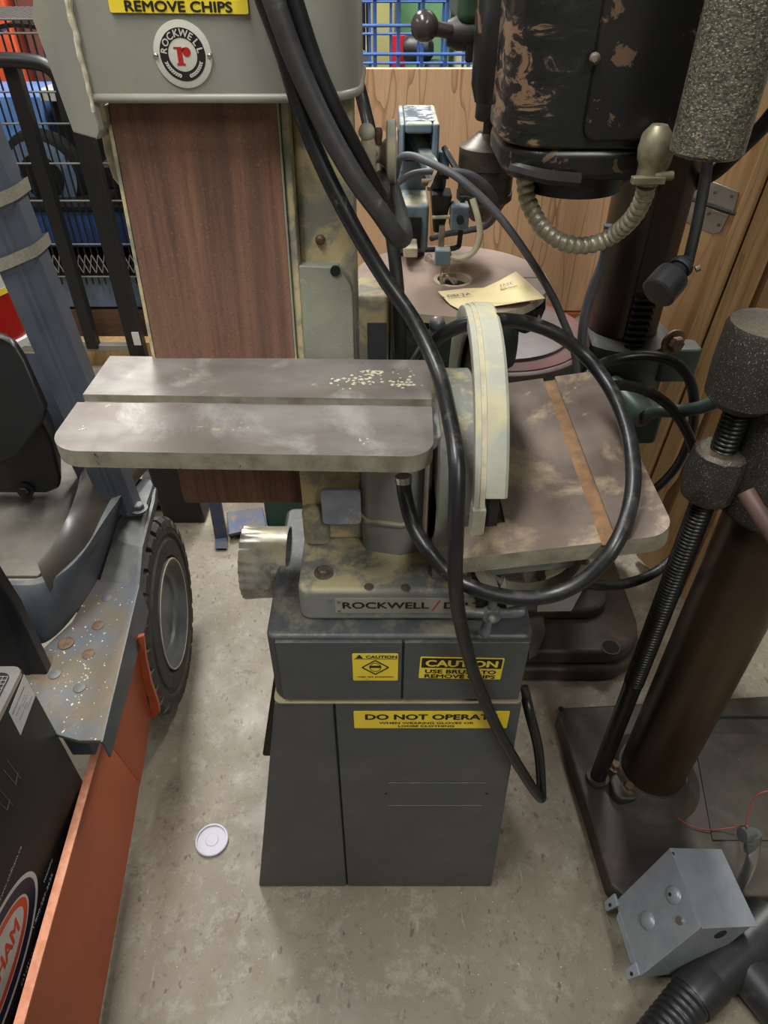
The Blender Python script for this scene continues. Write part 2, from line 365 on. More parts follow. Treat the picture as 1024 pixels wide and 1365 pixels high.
def wloc(o):
    v = V(0, 0, 0)
    while o: v += o.location; o = o.parent
    return v
def obj(name, mb, m, parent=None, bevel=0, seg=2, ang=35, sm=True, label=None):
    bm = mb.bm if isinstance(mb, MB) else mb
    bmesh.ops.recalc_face_normals(bm, faces=bm.faces)
    me = bpy.data.meshes.new(name); 
    lo = Vector([min(v.co[i] for v in bm.verts) for i in range(3)]); hi = Vector([max(v.co[i] for v in bm.verts) for i in range(3)])
    c = (lo + hi) / 2
    if parent is None: c.z = lo.z
    bmesh.ops.translate(bm, verts=bm.verts, vec=-c); bm.to_mesh(me); bm.free()
    ms = m if isinstance(m, (list, tuple)) else [m]
    for q in ms: me.materials.append(M[q] if isinstance(q, str) else q)
    if sm:
        me.polygons.foreach_set('use_smooth', [True] * len(me.polygons)); me.set_sharp_from_angle(angle=math.radians(ang))
    o = bpy.data.objects.new(name, me); COL.objects.link(o)
    if parent: o.parent = parent; o.location = c - wloc(parent)
    else: o.location = c
    if bevel:
        b = o.modifiers.new('bevel', 'BEVEL'); b.width = bevel; b.segments = seg; b.limit_method = 'ANGLE'; b.angle_limit = math.radians(40); b.harden_normals = True
    if label: o['label'] = label
    return o
def tag(o, label, cat, group=None, kind=None):
    o['label'] = label; o['category'] = cat
    if group: o['group'] = group
    if kind: o['kind'] = kind
    return o
def thing(name, label, cat, loc=(0, 0, 0), group=None):
    o = bpy.data.objects.new(name, None); COL.objects.link(o); o.location = loc; o.empty_display_size = .05
    return tag(o, label, cat, group)
def struct(name, mb, m, **kw):
    o = obj(name, mb, m, **kw); o['kind'] = 'structure'; return o

FONTCACHE = {}
def text_mesh(txt, size, width=None, bold=.0, shear=0.0, spacing=1.0):
    cu = bpy.data.curves.new('lettering', 'FONT'); cu.body = txt; cu.size = size; cu.extrude = 0
    cu.offset = bold * size; cu.align_x = 'CENTER'; cu.align_y = 'CENTER'; cu.shear = shear; cu.space_character = spacing; cu.resolution_u = 3
    t = bpy.data.objects.new('lettering', cu); COL.objects.link(t); dg = bpy.context.evaluated_depsgraph_get()
    me = bpy.data.meshes.new_from_object(t.evaluated_get(dg)); bpy.data.objects.remove(t); bpy.data.curves.remove(cu)
    xs = [v.co.x for v in me.vertices]; ys = [v.co.y for v in me.vertices]
    w = max(xs) - min(xs); cx = (max(xs) + min(xs)) / 2; cy = (max(ys) + min(ys)) / 2; f = (width / w) if width else 1
    for v in me.vertices: v.co.x = (v.co.x - cx) * f; v.co.y -= cy
    return me
def add_text(bm, txt, size, Mx, bold=0, **kw):
    for q, (dx, dy) in enumerate(((-1, 0), (1, 0), (0, .7), (0, -.7)) if bold else ((0, 0),)):
        me = text_mesh(txt, size, **kw); me.transform(Mx @ Matrix.Translation((dx * bold * size, dy * bold * size, .00012 + q * .00005))); bm.from_mesh(me); bpy.data.meshes.remove(me)
def frame(o, xd, yd):     # matrix taking text plane (x right, y up) to the world
    xd = Vector(xd).normalized(); yd = Vector(yd); yd = (yd - xd * yd.dot(xd)).normalized(); z = xd.cross(yd)
    return Matrix(((xd.x, yd.x, z.x, o[0]), (xd.y, yd.y, z.y, o[1]), (xd.z, yd.z, z.z, o[2]), (0, 0, 0, 1)))
def lettering(parent, items, m, F, name='lettering', lift=.0006):
    bm = bmesh.new()
    for it in items:
        txt, x, y, size = it[:4]; kw = it[4] if len(it) > 4 else {}
        add_text(bm, txt, size, F @ Matrix.Translation((x, y, lift)), **kw)
    return obj(name, bm, m, parent, sm=False)


def two_tone(o, top, side, lim=.8, axis=V(0, 0, 1)):     # machined face / painted edge
    me = o.data; me.materials.clear(); me.materials.append(M[top]); me.materials.append(M[side])
    for p in me.polygons: p.material_index = 0 if p.normal.dot(axis) > lim else 1
    return o

# ================================================================== room shell
struct('floor', MB().box(-3.2, 3.0, -2.2, 5.2, -.08, 0), 'concrete')
struct('wall_back', MB().box(-3.2, 3.0, 5.2, 5.3, 0, 3), 'wall_paint')
struct('wall_left', MB().box(-3.3, -3.2, -2.2, 5.2, 0, 3), 'wall_paint')
struct('wall_right', MB().box(3.0, 3.1, -2.2, 5.2, 0, 3), 'wall_paint')
struct('wall_front', MB().box(-3.2, 3.0, -2.3, -2.2, 0, 3), 'wall_paint')
struct('ceiling', MB().box(-3.2, 3.0, -2.2, 5.2, 3, 3.1), 'ceiling_paint')
places = ['above the belt sander', 'above the wire shelving', 'above the plywood panels', 'by the left wall', 'behind the viewer']
for i, (lx, ly, L, W, P) in enumerate(LAMPS):
    t = thing('ceiling_light', 'white twin tube ceiling light ' + places[i], 'light', (lx, ly, LAMP_Z + .03), 'ceiling lights')
    obj('housing', MB().prism([(lx - W / 2, LAMP_Z + .03), (lx - W / 2 + .05, 3), (lx + W / 2 - .05, 3), (lx + W / 2, LAMP_Z + .03)], 'y', ly - L / 2, ly + L / 2), 'fixture_white', t)
    for s in (-1, 1):
        obj('tube', MB().cyl((lx + s * .07, ly - L / 2 + .03, LAMP_Z + .012), (lx + s * .07, ly + L / 2 - .03, LAMP_Z + .012), .016, n=12), 'tube_glow', t)
    ld = bpy.data.lights.new('lamp', 'AREA'); ld.shape = 'RECTANGLE'; ld.size = W; ld.size_y = L; ld.energy = P; ld.color = (1.0, .995, .975)
    lo = bpy.data.objects.new('lamp', ld); COL.objects.link(lo); lo.location = (lx, ly, LAMP_Z - .01)

# ================================================================== belt and disc sander
SD = thing('belt_disc_sander', 'grey belt and disc sander on a flared grey metal stand with yellow stickers', 'sander', (0, .62, 0))
FY = .52
# ---- stand
lb = [(-.222, FY + .006, 0), (.192, FY + .006, 0), (.192, .80, 0), (-.222, .80, 0)]
lt = [(-.137, FY + .006, .562), (.175, FY + .006, .562), (.175, .76, .562), (-.137, .76, .562)]
obj('stand_body', MB().hexa(lb, lt), 'stand_paint', SD, bevel=.004)
def front_panel(pts, y0=FY, th=.006): return MB().slab([V(x, y0, z) for x, z in pts], (0, th, 0))
xl = lambda z: -.226 + (.226 - .1405) * z / .564
xr = lambda z: .194 - (.194 - .177) * z / .564
obj('lower_left_panel', front_panel([(xl(.0), .001), (-.0675, .001), (-.0655, .563), (xl(.563), .563)]), 'stand_paint', SD, bevel=.003)
obj('lower_right_panel', front_panel([(-.0655, .001), (xr(0), .001), (xr(.563), .563), (-.0635, .563)]), 'stand_paint', SD, bevel=.003)
obj('seam', MB().box(-.0685, -.0625, FY + .004, FY + .0065, .002, .56), 'seam_dark', SD)
up = MB().prism(rrect(-.139, .176, FY + .0045, .762, .012), 'z', .567, .690)
obj('upper_cabinet', up, 'stand_paint', SD, bevel=.006, seg=3)
obj('upper_left_panel', front_panel([(-.128, .572), (.0215, .572), (.0215, .684), (-.128, .684)], FY, .005), 'stand_paint', SD, bevel=.001)
obj('upper_right_panel', front_panel([(.024, .572), (.171, .572), (.171, .684), (.024, .684)], FY, .005), 'stand_paint', SD, bevel=.001)
obj('panel_gap', MB().box(.0212, .0243, FY + .002, FY + .0048, .574, .683), 'seam_dark', SD)
obj('ledge', MB().prism(rrect(-.1415, .1775, FY - .0015, .764, .01), 'z', .5644, .5662), 'seam_dust_highlight', SD)
obj('cover_plate', front_panel([(.0065, .300), (.150, .300), (.150, .366), (.0065, .366)], FY - .0008, .002), 'stand_paint', SD)
obj('plate_edge_highlight', front_panel([(.0065, .2985), (.150, .2985), (.150, .2998), (.0065, .2998)], FY - .0009, .002), 'seam_dust_highlight', SD)  # pale strip paints the highlight along the cover plate's bottom edge
for sx in (.003, .1535):
    obj('screw_hole', MB().cyl((sx, FY - .0004, .334), (sx, FY + .002, .334), .0022, n=10), 'seam_dark', SD)
obj('side_panel', MB().hexa([(-.197, .60, .30), (-.180, .60, .30), (-.180, .72, .30), (-.197, .72, .30)], [(-.147, .60, .56), (-.136, .60, .56), (-.136, .72, .56), (-.147, .72, .56)]), 'black_plastic', SD, bevel=.004)
# ---- stickers
def sticker(Fm, w, h, name, blocks, mcol='sticker_yellow', parent=SD):
    st = obj(name, MB().prism(rrect(-w / 2, w / 2, -h / 2, h / 2, .0015, 3), 'z', 0, .0005, Fm), mcol, parent)
    return st
FR = lambda x, z, y=FY: frame((x, y, z), (1, 0, 0), (0, 0, 1))
# eye protection sticker
F = FR(-.0105, .6385, FY - .0002)
s1 = sticker(F, .055, .052, 'caution_sticker', None)
lettering(s1, [('CAUTION', .0075, .0205, .0068, dict(width=.037, bold=.05)), ('wear eye protection', .0, -.0185, .0042, dict(width=.044, bold=.03)), ('© 1979', -.012, -.0232, .0022, {})], 'ink_black', F)
mb = MB()
mb.prism([(-.0235, .0176), (-.0145, .0176), (-.019, .0245)], 'z', .0005, .0008, F)
mb.prism([(-.0255, .0160), (.0265, .0160), (.0265, .0166), (-.0255, .0166)], 'z', .0005, .0008, F)
w = .0018
for a, b in (((-.016, 0), (0, .0135)), ((0, .0135), (.016, 0)), ((.016, 0), (0, -.0135)), ((0, -.0135), (-.016, 0))):
    d = (V(b[0] - a[0], b[1] - a[1], 0)).normalized(); nn = V(-d.y, d.x, 0) * w / 2
    mb.prism([(a[0] + nn.x, a[1] + nn.y), (b[0] + nn.x, b[1] + nn.y), (b[0] - nn.x, b[1] - nn.y), (a[0] - nn.x, a[1] - nn.y)], 'z', .0005, .0008, F)
mb.prism([(-.0075, -.0005), (.0075, -.0005), (.007, .0035), (-.007, .0035)], 'z', .0006, .0009, F)
def arcband(mb, cx, cy, rx, ry, a0, a1, th, F, z0=.0006, z1=.0009, n=24):
    for i in range(n):
        p = [math.radians(a0 + (a1 - a0) * q / n) for q in (i, i + 1)]
        mb.prism([(cx + rx * math.cos(p[0]), cy + ry * math.sin(p[0])), (cx + rx * math.cos(p[1]), cy + ry * math.sin(p[1])),
                  (cx + (rx - th) * math.cos(p[1]), cy + (ry - th) * math.sin(p[1])), (cx + (rx - th) * math.cos(p[0]), cy + (ry - th) * math.sin(p[0]))], 'z', z0, z1, F)
arcband(mb, 0, .0005, .0070, .0085, 0, 360, .0008, F)
obj('goggles_symbol', mb, 'ink_black', s1, sm=False)
# caution use brush
def brush_sticker(F, w=.101, h=.041):
    s = sticker(F, w, h, 'caution_sticker', None)
    obj('black_band', MB().prism(rrect(-w / 2 + .002, w / 2 - .002, .0005, h / 2 - .0015, .001, 3), 'z', .0004, .0007, F), 'ink_black', s)
    lettering(s, [('CAUTION', 0, .0098, .0165, dict(width=.086, bold=.05))], 'sticker_yellow', F, 'heading', .0009)
    lettering(s, [('USE BRUSH TO', 0, -.0062, .0098, dict(width=.086, bold=.048)), ('REMOVE CHIPS', 0, -.0155, .0098, dict(width=.086, bold=.048))], 'ink_black', F, 'lettering', .0007)
    return s
brush_sticker(frame((.0935, FY - .0002, .6365), (1, 0, -.028), (0, 0, 1)))
F = FR(.062, .5275, FY - .0002)
s3 = sticker(F, .203, .0385, 'warning_sticker', None)
lettering(s3, [('DO NOT OPERATE', .0, .0068, .0165, dict(width=.172, bold=.05)), ('WHEN WEARING GLOVES OR', -.006, -.0068, .0062, dict(width=.125, bold=.045)), ('LOOSE CLOTHING', -.006, -.0140, .0062, dict(width=.074, bold=.045))], 'ink_black', F)
# ---- cast base
base = MB().prism(rrect(-.100, .166, .548, .735, .014), 'z', .690, .742)
obj('base_casting', base, 'machine_paint', SD, bevel=.007, seg=3)
F = FR(.045, .7175, .5478)
npl = obj('name_plate', MB().prism(rrect(-.102, .112, -.0125, .0125, .0015, 3), 'z', -.0002, .0007, F), 'label_silver', SD)
lettering(npl, [('ROCKWELL', -.043, .0012, .0148, dict(width=.100, bold=.038)), ('DELTA', .0545, .0012, .0148, dict(width=.058, bold=.038))], 'ink_black', F, 'lettering', .0008)
obj('slash', MB().prism([(.0105, -.0075), (.0128, -.0075), (.0212, .0095), (.0189, .0095)], 'z', .0006, .001, F), 'ink_red', npl)
for sx, sz in ((-.0975, .0075), (-.0975, -.0075)):
    obj('rivet', MB().ball(F @ V(sx, sz, .0005), .0022, 10), 'screw_steel', npl)
for (px, py) in ((432, 764), (583, 762)):
    p = at(px, py, z=.7425); obj('base_bolt', MB().hexhead(p, (0, 0, 1), .0072, .008), 'screw_steel', SD)
for (px, py) in ((492, 782), (541, 783)):
    p = at(px, py, z=.7422); obj('rust_spot', MB().lathe([(.006, 0), (.004, .6), (.001, 1)], p, p + V(0, 0, .0016), 9), 'rust_bolt', SD)
# dust duct
n = 96; R = []
for x, amp in ((-.190, .0016), (-.182, .0014), (-.172, .0006), (-.160, 0), (-.128, 0)):
    R.append([V(x, .68 + (.049 + amp * math.cos(24 * 2 * PI * j / n)) * math.cos(2 * PI * j / n), .66 + (.049 + amp * math.cos(24 * 2 * PI * j / n)) * math.sin(2 * PI * j / n)) for j in range(n)])
R2 = [[p.lerp(V(p.x, .68, .66), .05) for p in r] for r in R[::-1]]
obj('dust_duct', MB().rings(R + R2, caps=False, closed=True), 'galvanised', SD, ang=50)
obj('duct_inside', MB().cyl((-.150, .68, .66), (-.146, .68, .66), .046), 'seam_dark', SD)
# neck and brackets
obj('neck', MB().prism([(-.026, .625), (-.020, .615), (.020, .607), (.050, .618), (.054, .70), (-.026, .70)], 'z', .738, .925), 'machine_paint', SD, bevel=.004)
obj('neck_collar', MB().prism([(-.029, .622), (-.022, .611), (.020, .603), (.052, .614), (.056, .70), (-.029, .70)], 'z', .787, .794), 'machine_paint', SD, bevel=.003)
obj('table_bracket', MB().prism([(-.085, .925), (.052, .925), (.058, .943), (-.10, .943)], 'y', .565, .685), 'machine_paint', SD, bevel=.004)
obj('tracking_casting', MB().box(-.098, -.024, .635, .72, .742, .93), 'column_paint', SD, bevel=.006)
obj('tracking_plate', MB().prism(rrect(-.072, -.0265, .787, .838, .006, 4), 'y', .612, .618), 'blue_grey_plate', SD, bevel=.001)
obj('tracking_lug', MB().box(-.098, -.066, .62, .65, .742, .80), 'column_paint', SD, bevel=.01, seg=3)
obj('adjusting_rod', MB().cyl((.0485, .60, .765), (.0485, .60, .94), .0045, n=12), 'bright_steel', SD)
# drum housing
obj('drive_housing', MB().lathe([(.098, 0), (.100, .05), (.100, .95), (.098, 1)], (.056, .665, .85), (.0975, .665, .85), 48), 'machine_paint', SD)
obj('housing_foot', MB().box(.056, .0965, .567, .763, .740, .85), 'machine_paint', SD)
# ---- belt and its rollers
Yb = lambda z: .665 + .118 * (z - .756)
BX0, BX1 = -.250, -.098
loop = []
for z in [.79 + i * .04 for i in range(14)]: loop.append((Yb(z), z))
zt = 1.31; 
for i in range(1, 12): a = PI - PI * i / 12; loop.append((Yb(zt) + .03 + .03 * math.cos(a), zt + .03 * math.sin(a)))
for z in [zt - i * .04 for i in range(14)]: loop.append((Yb(z) + .06, z))
for i in range(1, 12): a = -PI * i / 12; loop.append((Yb(.79) + .03 + .03 * math.cos(a), .79 + .033 * math.sin(a)))
outer = [V(BX0, y, z) for y, z in loop]; 
cen = lambda y, z: (y + (.0012 if y < Yb(z) + .03 else -.0012), z)
rr = [[V(BX0, y, z), V(BX1, y, z), V(BX1, *cen(y, z)), V(BX0, *cen(y, z))] for y, z in loop]
obj('abrasive_belt', MB().rings(rr, caps=False, closed=True), 'abrasive', SD, ang=30)
obj('drive_roller', MB().cyl((BX0 + .004, Yb(.79) + .0305, .79), (BX1 - .004, Yb(.79) + .0305, .79), .0285, n=28), 'dark_metal', SD)
obj('idler_roller', MB().cyl((BX0 + .004, Yb(zt) + .0305, zt), (BX1 - .004, Yb(zt) + .0305, zt), .0285, n=28), 'dark_metal', SD)
def tilt_slab(xs0, xs1, z0, z1, dy0, dy1):
    return MB().hexa([V(xs0, Yb(z0) + dy0, z0), V(xs1, Yb(z0) + dy0, z0), V(xs1, Yb(z0) + dy1, z0), V(xs0, Yb(z0) + dy1, z0)],
                     [V(xs0, Yb(z1) + dy0, z1), V(xs1, Yb(z1) + dy0, z1), V(xs1, Yb(z1) + dy1, z1), V(xs0, Yb(z1) + dy1, z1)])
obj('platen', tilt_slab(BX0 + .002, BX1 - .002, .84, 1.26, .0025, .012), 'dark_metal', SD)
obj('upright', tilt_slab(-.088, -.030, .90, 1.26, .022, .10), 'column_paint', SD, bevel=.008, seg=3)
obj('upright_rib', tilt_slab(-.0955, -.0875, .90, 1.26, .004, .03), 'column_paint', SD, bevel=.002)
obj('belt_rail', tilt_slab(-.0975, -.0958, .93, 1.24, -.001, .02), 'casting_plate', SD)
obj('left_rail', tilt_slab(-.2555, -.2515, .945, 1.20, .002, .02), 'column_paint', SD, bevel=.001)
poly = [(-.092, .925), (-.033, .925), (-.033, 1.030), (-.036, 1.040), (-.048, 1.056), (-.092, 1.058)]
mb = MB().slab([V(x, Yb(z) + .006, z) for x, z in poly], (0, .018, 0))
cp = obj('cover_plate', mb, 'casting_plate', SD, bevel=.0015)
p = at(447, 362, Y=Yb(1.04) + .0055)
obj('plate_hole', MB().lathe([(.0052, 0), (.0052, 1)], p, p + V(0, .004, 0), 16), 'seam_dark', cp)
p = at(427, 320, Y=Yb(1.06) + .022); obj('dome_screw', MB().lathe([(.0052, 0), (.0048, .5), (.0025, 1)], p + V(0, .001, 0), p - V(0, .0035, 0), 16), 'rust_bolt', SD)
obj('plate_lug', MB().box(-.034, -.029, .735, .76, .955, .975), 'casting_plate', SD, bevel=.001)
arm = obj('rear_arm', MB().box(-.035, .008, .795, .86, .80, .988), 'column_paint', SD, bevel=.006)
obj('arm_recess', MB().box(-.020, .0035, .7935, .796, .86, .955), 'stand_paint', arm)
obj('arm_rail', MB().box(.008, .0115, .79, .82, .80, .99), 'casting_plate', SD)
# left guard wing under the hood
wing = [at(x, y, Y=.745) for x, y in ((128, 135), (151, 135), (163, 200), (176, 268), (170, 262), (150, 238), (139, 205), (134, 178))]
obj('wing_guard', MB().slab(wing, (0, .012, 0)), 'column_paint', SD, bevel=.002)
# ---- hood
def hood_ring(z, g=0, dz=0):
    o = [(-.252 - g, .690 - g + dz), (-.16, .690 - g + dz)]
    for i in range(9):
        a = math.radians(-90 + 90 * i / 8); o.append((-.072 + (.050 + g) * math.cos(a), .740 + (.050 + g) * math.sin(a) + dz * (1 - i / 8)))
    o += [(-.022 + g, .86 + g), (-.252 - g, .86 + g)]
    return [V(x, y, z) for x, y in o]
hz = [(1.2095, .0), (1.278, .0), (1.292, .001), (1.31, .0045), (1.33, .010), (1.35, .018), (1.372, .032), (1.39, .055)]
obj('hood', MB().rings([hood_ring(z, -dz * .3, dz) for z, dz in hz]), 'hood_paint', SD, ang=40)
obj('hood_lip', MB().rings([hood_ring(1.2065, .0015), hood_ring(1.2075, .003), hood_ring(1.2120, .003), hood_ring(1.2135, .0005)]), 'hood_paint', SD, ang=60)
sp = [V(-.2535, .6895, 1.390), V(-.2535, .6895, 1.180), V(-.262, .700, 1.172), V(-.303, .752, 1.172), V(-.318, .765, 1.25), V(-.318, .765, 1.285), V(-.295, .74, 1.335), V(-.26, .70, 1.38)]
sp = [V(-.2535, .688, 1.185), V(-.262, .699, 1.176), V(-.300, .745, 1.172), V(-.3215, .772, 1.26), V(-.290, .734, 1.308), V(-.2535, .690, 1.345)]
obj('hood_side', MB().slab(sp, (.004, .006, 0)), 'hood_paint', SD, bevel=.002)
obj('hood_side_return', MB().slab([sp[0], sp[1], sp[1] + V(.012, .05, 0), sp[0] + V(.003, .05, 0)], (0, 0, .004)), 'hood_paint', SD)
random.seed(3)
cpts = [V(-.2535 + random.uniform(-.0008, .0008), .687, 1.20 + i * .008) for i in range(20)]
obj('caulk_bead', MB().tube(cpts, .003, 8, 3, rfun=lambda L, t: .0016 + .0026 * t + .0003 * math.sin(L * 500)), 'caulk', SD)
brush_sticker(frame((-.1655, .6893, 1.290), (1, 0, -.01), (0, .05, 1)), .112, .040)
# badge
F = FR(-.1685, 1.2418, .6898)
bd = obj('maker_badge', MB().lathe([(.0242, 0), (.0242, .8), (.0236, 1)], F @ V(0, 0, 0), F @ V(0, 0, .0012), 48), 'badge_cream', SD)
mb = MB(); arcband(mb, 0, 0, .0190, .0190, 0, 360, .0070, F, .0011, .0015, 48); obj('black_ring', mb, 'ink_black', bd, sm=False)
bm = bmesh.new()
for i, ch in enumerate('ROCKWELL'):
    a = math.radians(168 - i * 156 / 7)
    add_text(bm, ch, .0072, F @ Matrix.Translation((.0154 * math.cos(a), .0154 * math.sin(a), .0016)) @ Matrix.Rotation(a - PI / 2, 4, 'Z'), bold=.03)
obj('lettering', bm, 'badge_cream', bd, sm=False)
mb = MB()
for s in (-1, 1):
    for i in range(9):
        a = math.radians(-90 + s * (12 + i * 6.6)); c = V(.0155 * math.cos(a), .0155 * math.sin(a), 0)
        for q in (-1, 1):
            Mx = F @ Matrix.Translation(c + V(0, 0, .0015)) @ Matrix.Rotation(a + PI / 2 * (1 if s > 0 else -1) + q * .6, 4, 'Z')
            mb.prism([(0, 0), (.0012, .0006), (.0026, 0), (.0012, -.0006)], 'z', 0, .0003, Mx)
obj('laurel', mb, 'badge_cream', bd, sm=False)
mb = MB()
mb.prism([(-.0058, -.0075), (.0012, -.0075), (.0012, -.0060), (-.0002, -.0060), (-.0002, .0055), (-.0070, .0055), (-.0070, .0043), (-.0044, .0043), (-.0044, -.0060), (-.0058, -.0060)], 'z', .0011, .0016, F)
mb.lathe([(.0034, 0), (.0034, 1)], F @ V(.0036, .0020, .0011), F @ V(.0036, .0020, .0016), 20)
mb.prism([(-.0004, .0015), (.0025, .0050), (.0015, .0052), (-.0006, .0044)], 'z', .0011, .0016, F)
obj('letter_r', mb, 'badge_red', bd, sm=False)
for s in (-1, 1): obj('badge_pin', MB().ball(F @ V(s * .0225, -.0006, .0012), .0022, 12), 'bright_steel', bd)
# ---- belt table
def corner_table(mb, x0, x1, y0, y1, z0, z1, rs, Mx=None): return mb.prism(rrect(x0, x1, y0, y1, 0, 8, rs), 'z', z0, z1, Mx)
RT = Matrix.Translation((-.129, .598, 0)) @ Matrix.Rotation(math.radians(-1.6), 4, 'Z')
W2 = .1765
mb = MB(); corner_table(mb, -W2, W2, -.090, .092, .944, .954, (0, 0, .032, .026), RT)
corner_table(mb, -W2, W2, -.090, -.006, .954, .962, (0, 0, .032, .026), RT)
corner_table(mb, -W2, W2, .009, .092, .954, .962, (0, 0, 0, 0), RT)
bt = two_tone(obj('belt_table', mb, 'table_steel', SD, ang=30), 'table_steel', 'table_edge')
# crumbs of sawdust on the table
random.seed(11)
mb = MB()
for (px, py, n, s, a) in ((470, 508, 40, .012, .0022), (498, 497, 34, .007, .0018), (540, 512, 30, .008, .002), (545, 497, 10, .01, .0014), (492, 585, 6, .008, .0012), (110, 571, 5, .003, .0012), (318, 570, 4, .006, .001)):
    c = at(px, py, z=.9622)
    for i in range(n):
        p = c + V(random.gauss(0, s), random.gauss(0, s * .55), 0); r = random.uniform(.4, 1) * a
        k = random.random() * 3; mb.hexa([p + V(r * 1.4 * math.cos(k + q), r * math.sin(k + q), 0) for q in (0, 1.6, 3.2, 4.7)], [p + V(r * .9 * math.cos(k + q), r * .7 * math.sin(k + q), r * .35) for q in (0, 1.6, 3.2, 4.7)])
cr = obj('sawdust_crumbs', mb, 'caulk', SD, sm=False); cr['kind'] = 'stuff'
# ---- disc, guard, table
DC = (.68, .85)
def sweep_arc(prof, a0, a1, n=48, c=DC):
    return MB().rings([[V(x, c[0] + r * math.cos(math.radians(a0 + (a1 - a0) * i / n)), c[1] + r * math.sin(math.radians(a0 + (a1 - a0) * i / n))) for x, r in prof] for i in range(n + 1)])
obj('sanding_disc', MB().lathe([(.150, 0), (.1525, .2), (.1525, 1)], (.103, DC[0], DC[1]), (.1145, DC[0], DC[1]), 64), 'dark_metal', SD)
gd = obj('disc_guard', sweep_arc([(.0985, .166), (.117, .166), (.1205, .1635), (.1205, .156), (.0985, .156)], 0, 163), 'guard_paint', SD, bevel=.001)
obj('guard_flange', sweep_arc([(.0875, .163), (.0985, .163), (.0985, .130), (.0945, .130), (.0875, .150)], 0, 168), 'guard_paint', SD, bevel=.001)
obj('guard_rib', sweep_arc([(.0935, .1645), (.0985, .1645), (.0985, .159), (.0935, .159)], 4, 172), 'cream_metal', SD)
obj('guard_foot', MB().box(.0865, .1005, .517, .535, .845, .888), 'guard_paint', SD, bevel=.002)
TA = math.atan(.16)
TM = Matrix.Translation((.068, .486, .8515)) @ Matrix.Rotation(-TA, 4, 'Y')
mb = MB()
def Lp(x1, r_in=None): return [(0, 0), (x1, 0), (x1, .318), (.056, .318), (.056, .046), (0, .046)]
brr = [(0, 0)] + [(.212 - .026 + .026 * math.sin(math.radians(a)), .026 - .026 * math.cos(math.radians(a))) for a in range(0, 91, 15)] + [(.212, .318), (.056, .318), (.056, .046), (0, .046)]
mb.prism(brr, 'z', -.020, -.007, TM)
mb.prism(Lp(.1415), 'z', -.007, 0, TM)
tr = [(.157, 0)] + [(.212 - .026 + .026 * math.sin(math.radians(a)), .026 - .026 * math.cos(math.radians(a))) for a in range(0, 91, 15)] + [(.212, .318), (.157, .318)]
mb.prism(tr, 'z', -.007, 0, TM)
dt = two_tone(obj('disc_table', mb, 'disc_table_steel', SD, ang=30), 'disc_table_steel', 'table_edge')
obj('mitre_slot', MB().prism([(.1415, .001), (.157, .001), (.157, .317), (.1415, .317)], 'z', -.0072, -.0045, TM), 'rusty_groove', SD)
# trunnion, pointer, clamp knob
tc = V(.150, .50, .838)
mb = MB().rings([[tc + V(r * math.cos(math.radians(a)), y, r * math.sin(math.radians(a))) for r, y in ((.060, 0), (.060, .016), (.050, .016), (.050, 0))] for a in range(190, 356, 6)])
obj('trunnion_arc', mb, 'table_edge', SD)
obj('trunnion_web', MB().prism([(.098, .80), (.202, .815), (.19, .85), (.11, .84)], 'y', .512, .525), 'machine_paint', SD, bevel=.002)
p = at(672, 778, Y=.497); obj('angle_pointer', MB().prism([(p.x - .005, p.z - .016), (p.x + .005, p.z - .016), (p.x, p.z + .010)], 'y', .4965, .4985), 'bright_steel', SD)
pl = [at(x, y, Y=.60) for x, y in ((716, 800), (728, 770), (800, 745), (762, 815), (716, 816))]
obj('table_support', MB().slab(pl, (0, .012, 0)), 'machine_paint', SD, bevel=.001)
kc = at(655, 818, Y=.512)
obj('knob_boss', MB().cyl((kc.x, .516, kc.z + .004), (kc.x, .60, kc.z + .004), .017, n=20), 'dark_metal', SD)
mb = MB().lathe([(.010, 0), (.012, .4), (.010, 1)], kc + V(0, .006, 0), kc - V(0, .006, 0), 18)
for a in (8, 90, 172, 262):
    d = V(math.cos(math.radians(a)), 0, math.sin(math.radians(a))); mb.lathe([(.0058, 0), (.0050, .4), (.0066, .75), (.0068, .85), (.005, .96), (.001, 1)], kc + d * .004, kc + d * .0375, 14)
kn = obj('clamp_knob', mb, 'knob_paint', SD)
obj('knob_centre', MB().ball(kc - V(0, .007, 0), .0048, 12), 'label_silver', kn)
# clamp lever behind the housing
a = at(583, 432, Y=.80); b = at(545, 492, Y=.80)
lv = obj('clamp_lever', MB().tube([a, b, at(527, 520, Y=.80)], .0055, 10), 'knob_paint', SD)
obj('lever_ball', MB().ball(a, .0105, 16), 'knob_paint', lv)
obj('lever_boss', MB().cyl((-.01, .775, .90), (.03, .775, .90), .014), 'machine_paint', SD)

# tracking wheel and lever behind the upright
wc_ = at(521, 204, Y=.80); wx = wc_.x - .005
wh = obj('tracking_wheel', MB().lathe([(.029, 0), (.031, .15), (.031, .85), (.029, 1)], (wx, .80, wc_.z), (wx + .0105, .80, wc_.z), 36), 'guard_paint', SD)
obj('wheel_hub', MB().lathe([(.010, 0), (.010, .6), (.014, 1)], (wx - .014, .80, wc_.z), (wx, .80, wc_.z), 18), 'cream_metal', wh)
obj('thumb_screw', MB().lathe([(.0035, 0), (.0045, .3), (.003, 1)], (wx - .008, .797, wc_.z + .024), (wx - .008, .797, wc_.z + .008), 12), 'rust_bolt', wh)
obj('thumb_screw', MB().lathe([(.0035, 0), (.0045, .3), (.003, 1)], (wx - .008, .783, wc_.z - .022), (wx - .008, .79, wc_.z - .008), 12), 'cream_metal', wh)
a, b = at(489, 176, Y=.74), at(494, 238, Y=.75)
lev = obj('tracking_lever', MB().lathe([(.0045, 0), (.0080, .3), (.0070, .6), (.004, 1)], a, b, 14), 'cream_metal', SD)
obj('lever_ball', MB().ball(a, .0080, 16), 'guard_paint', lev)
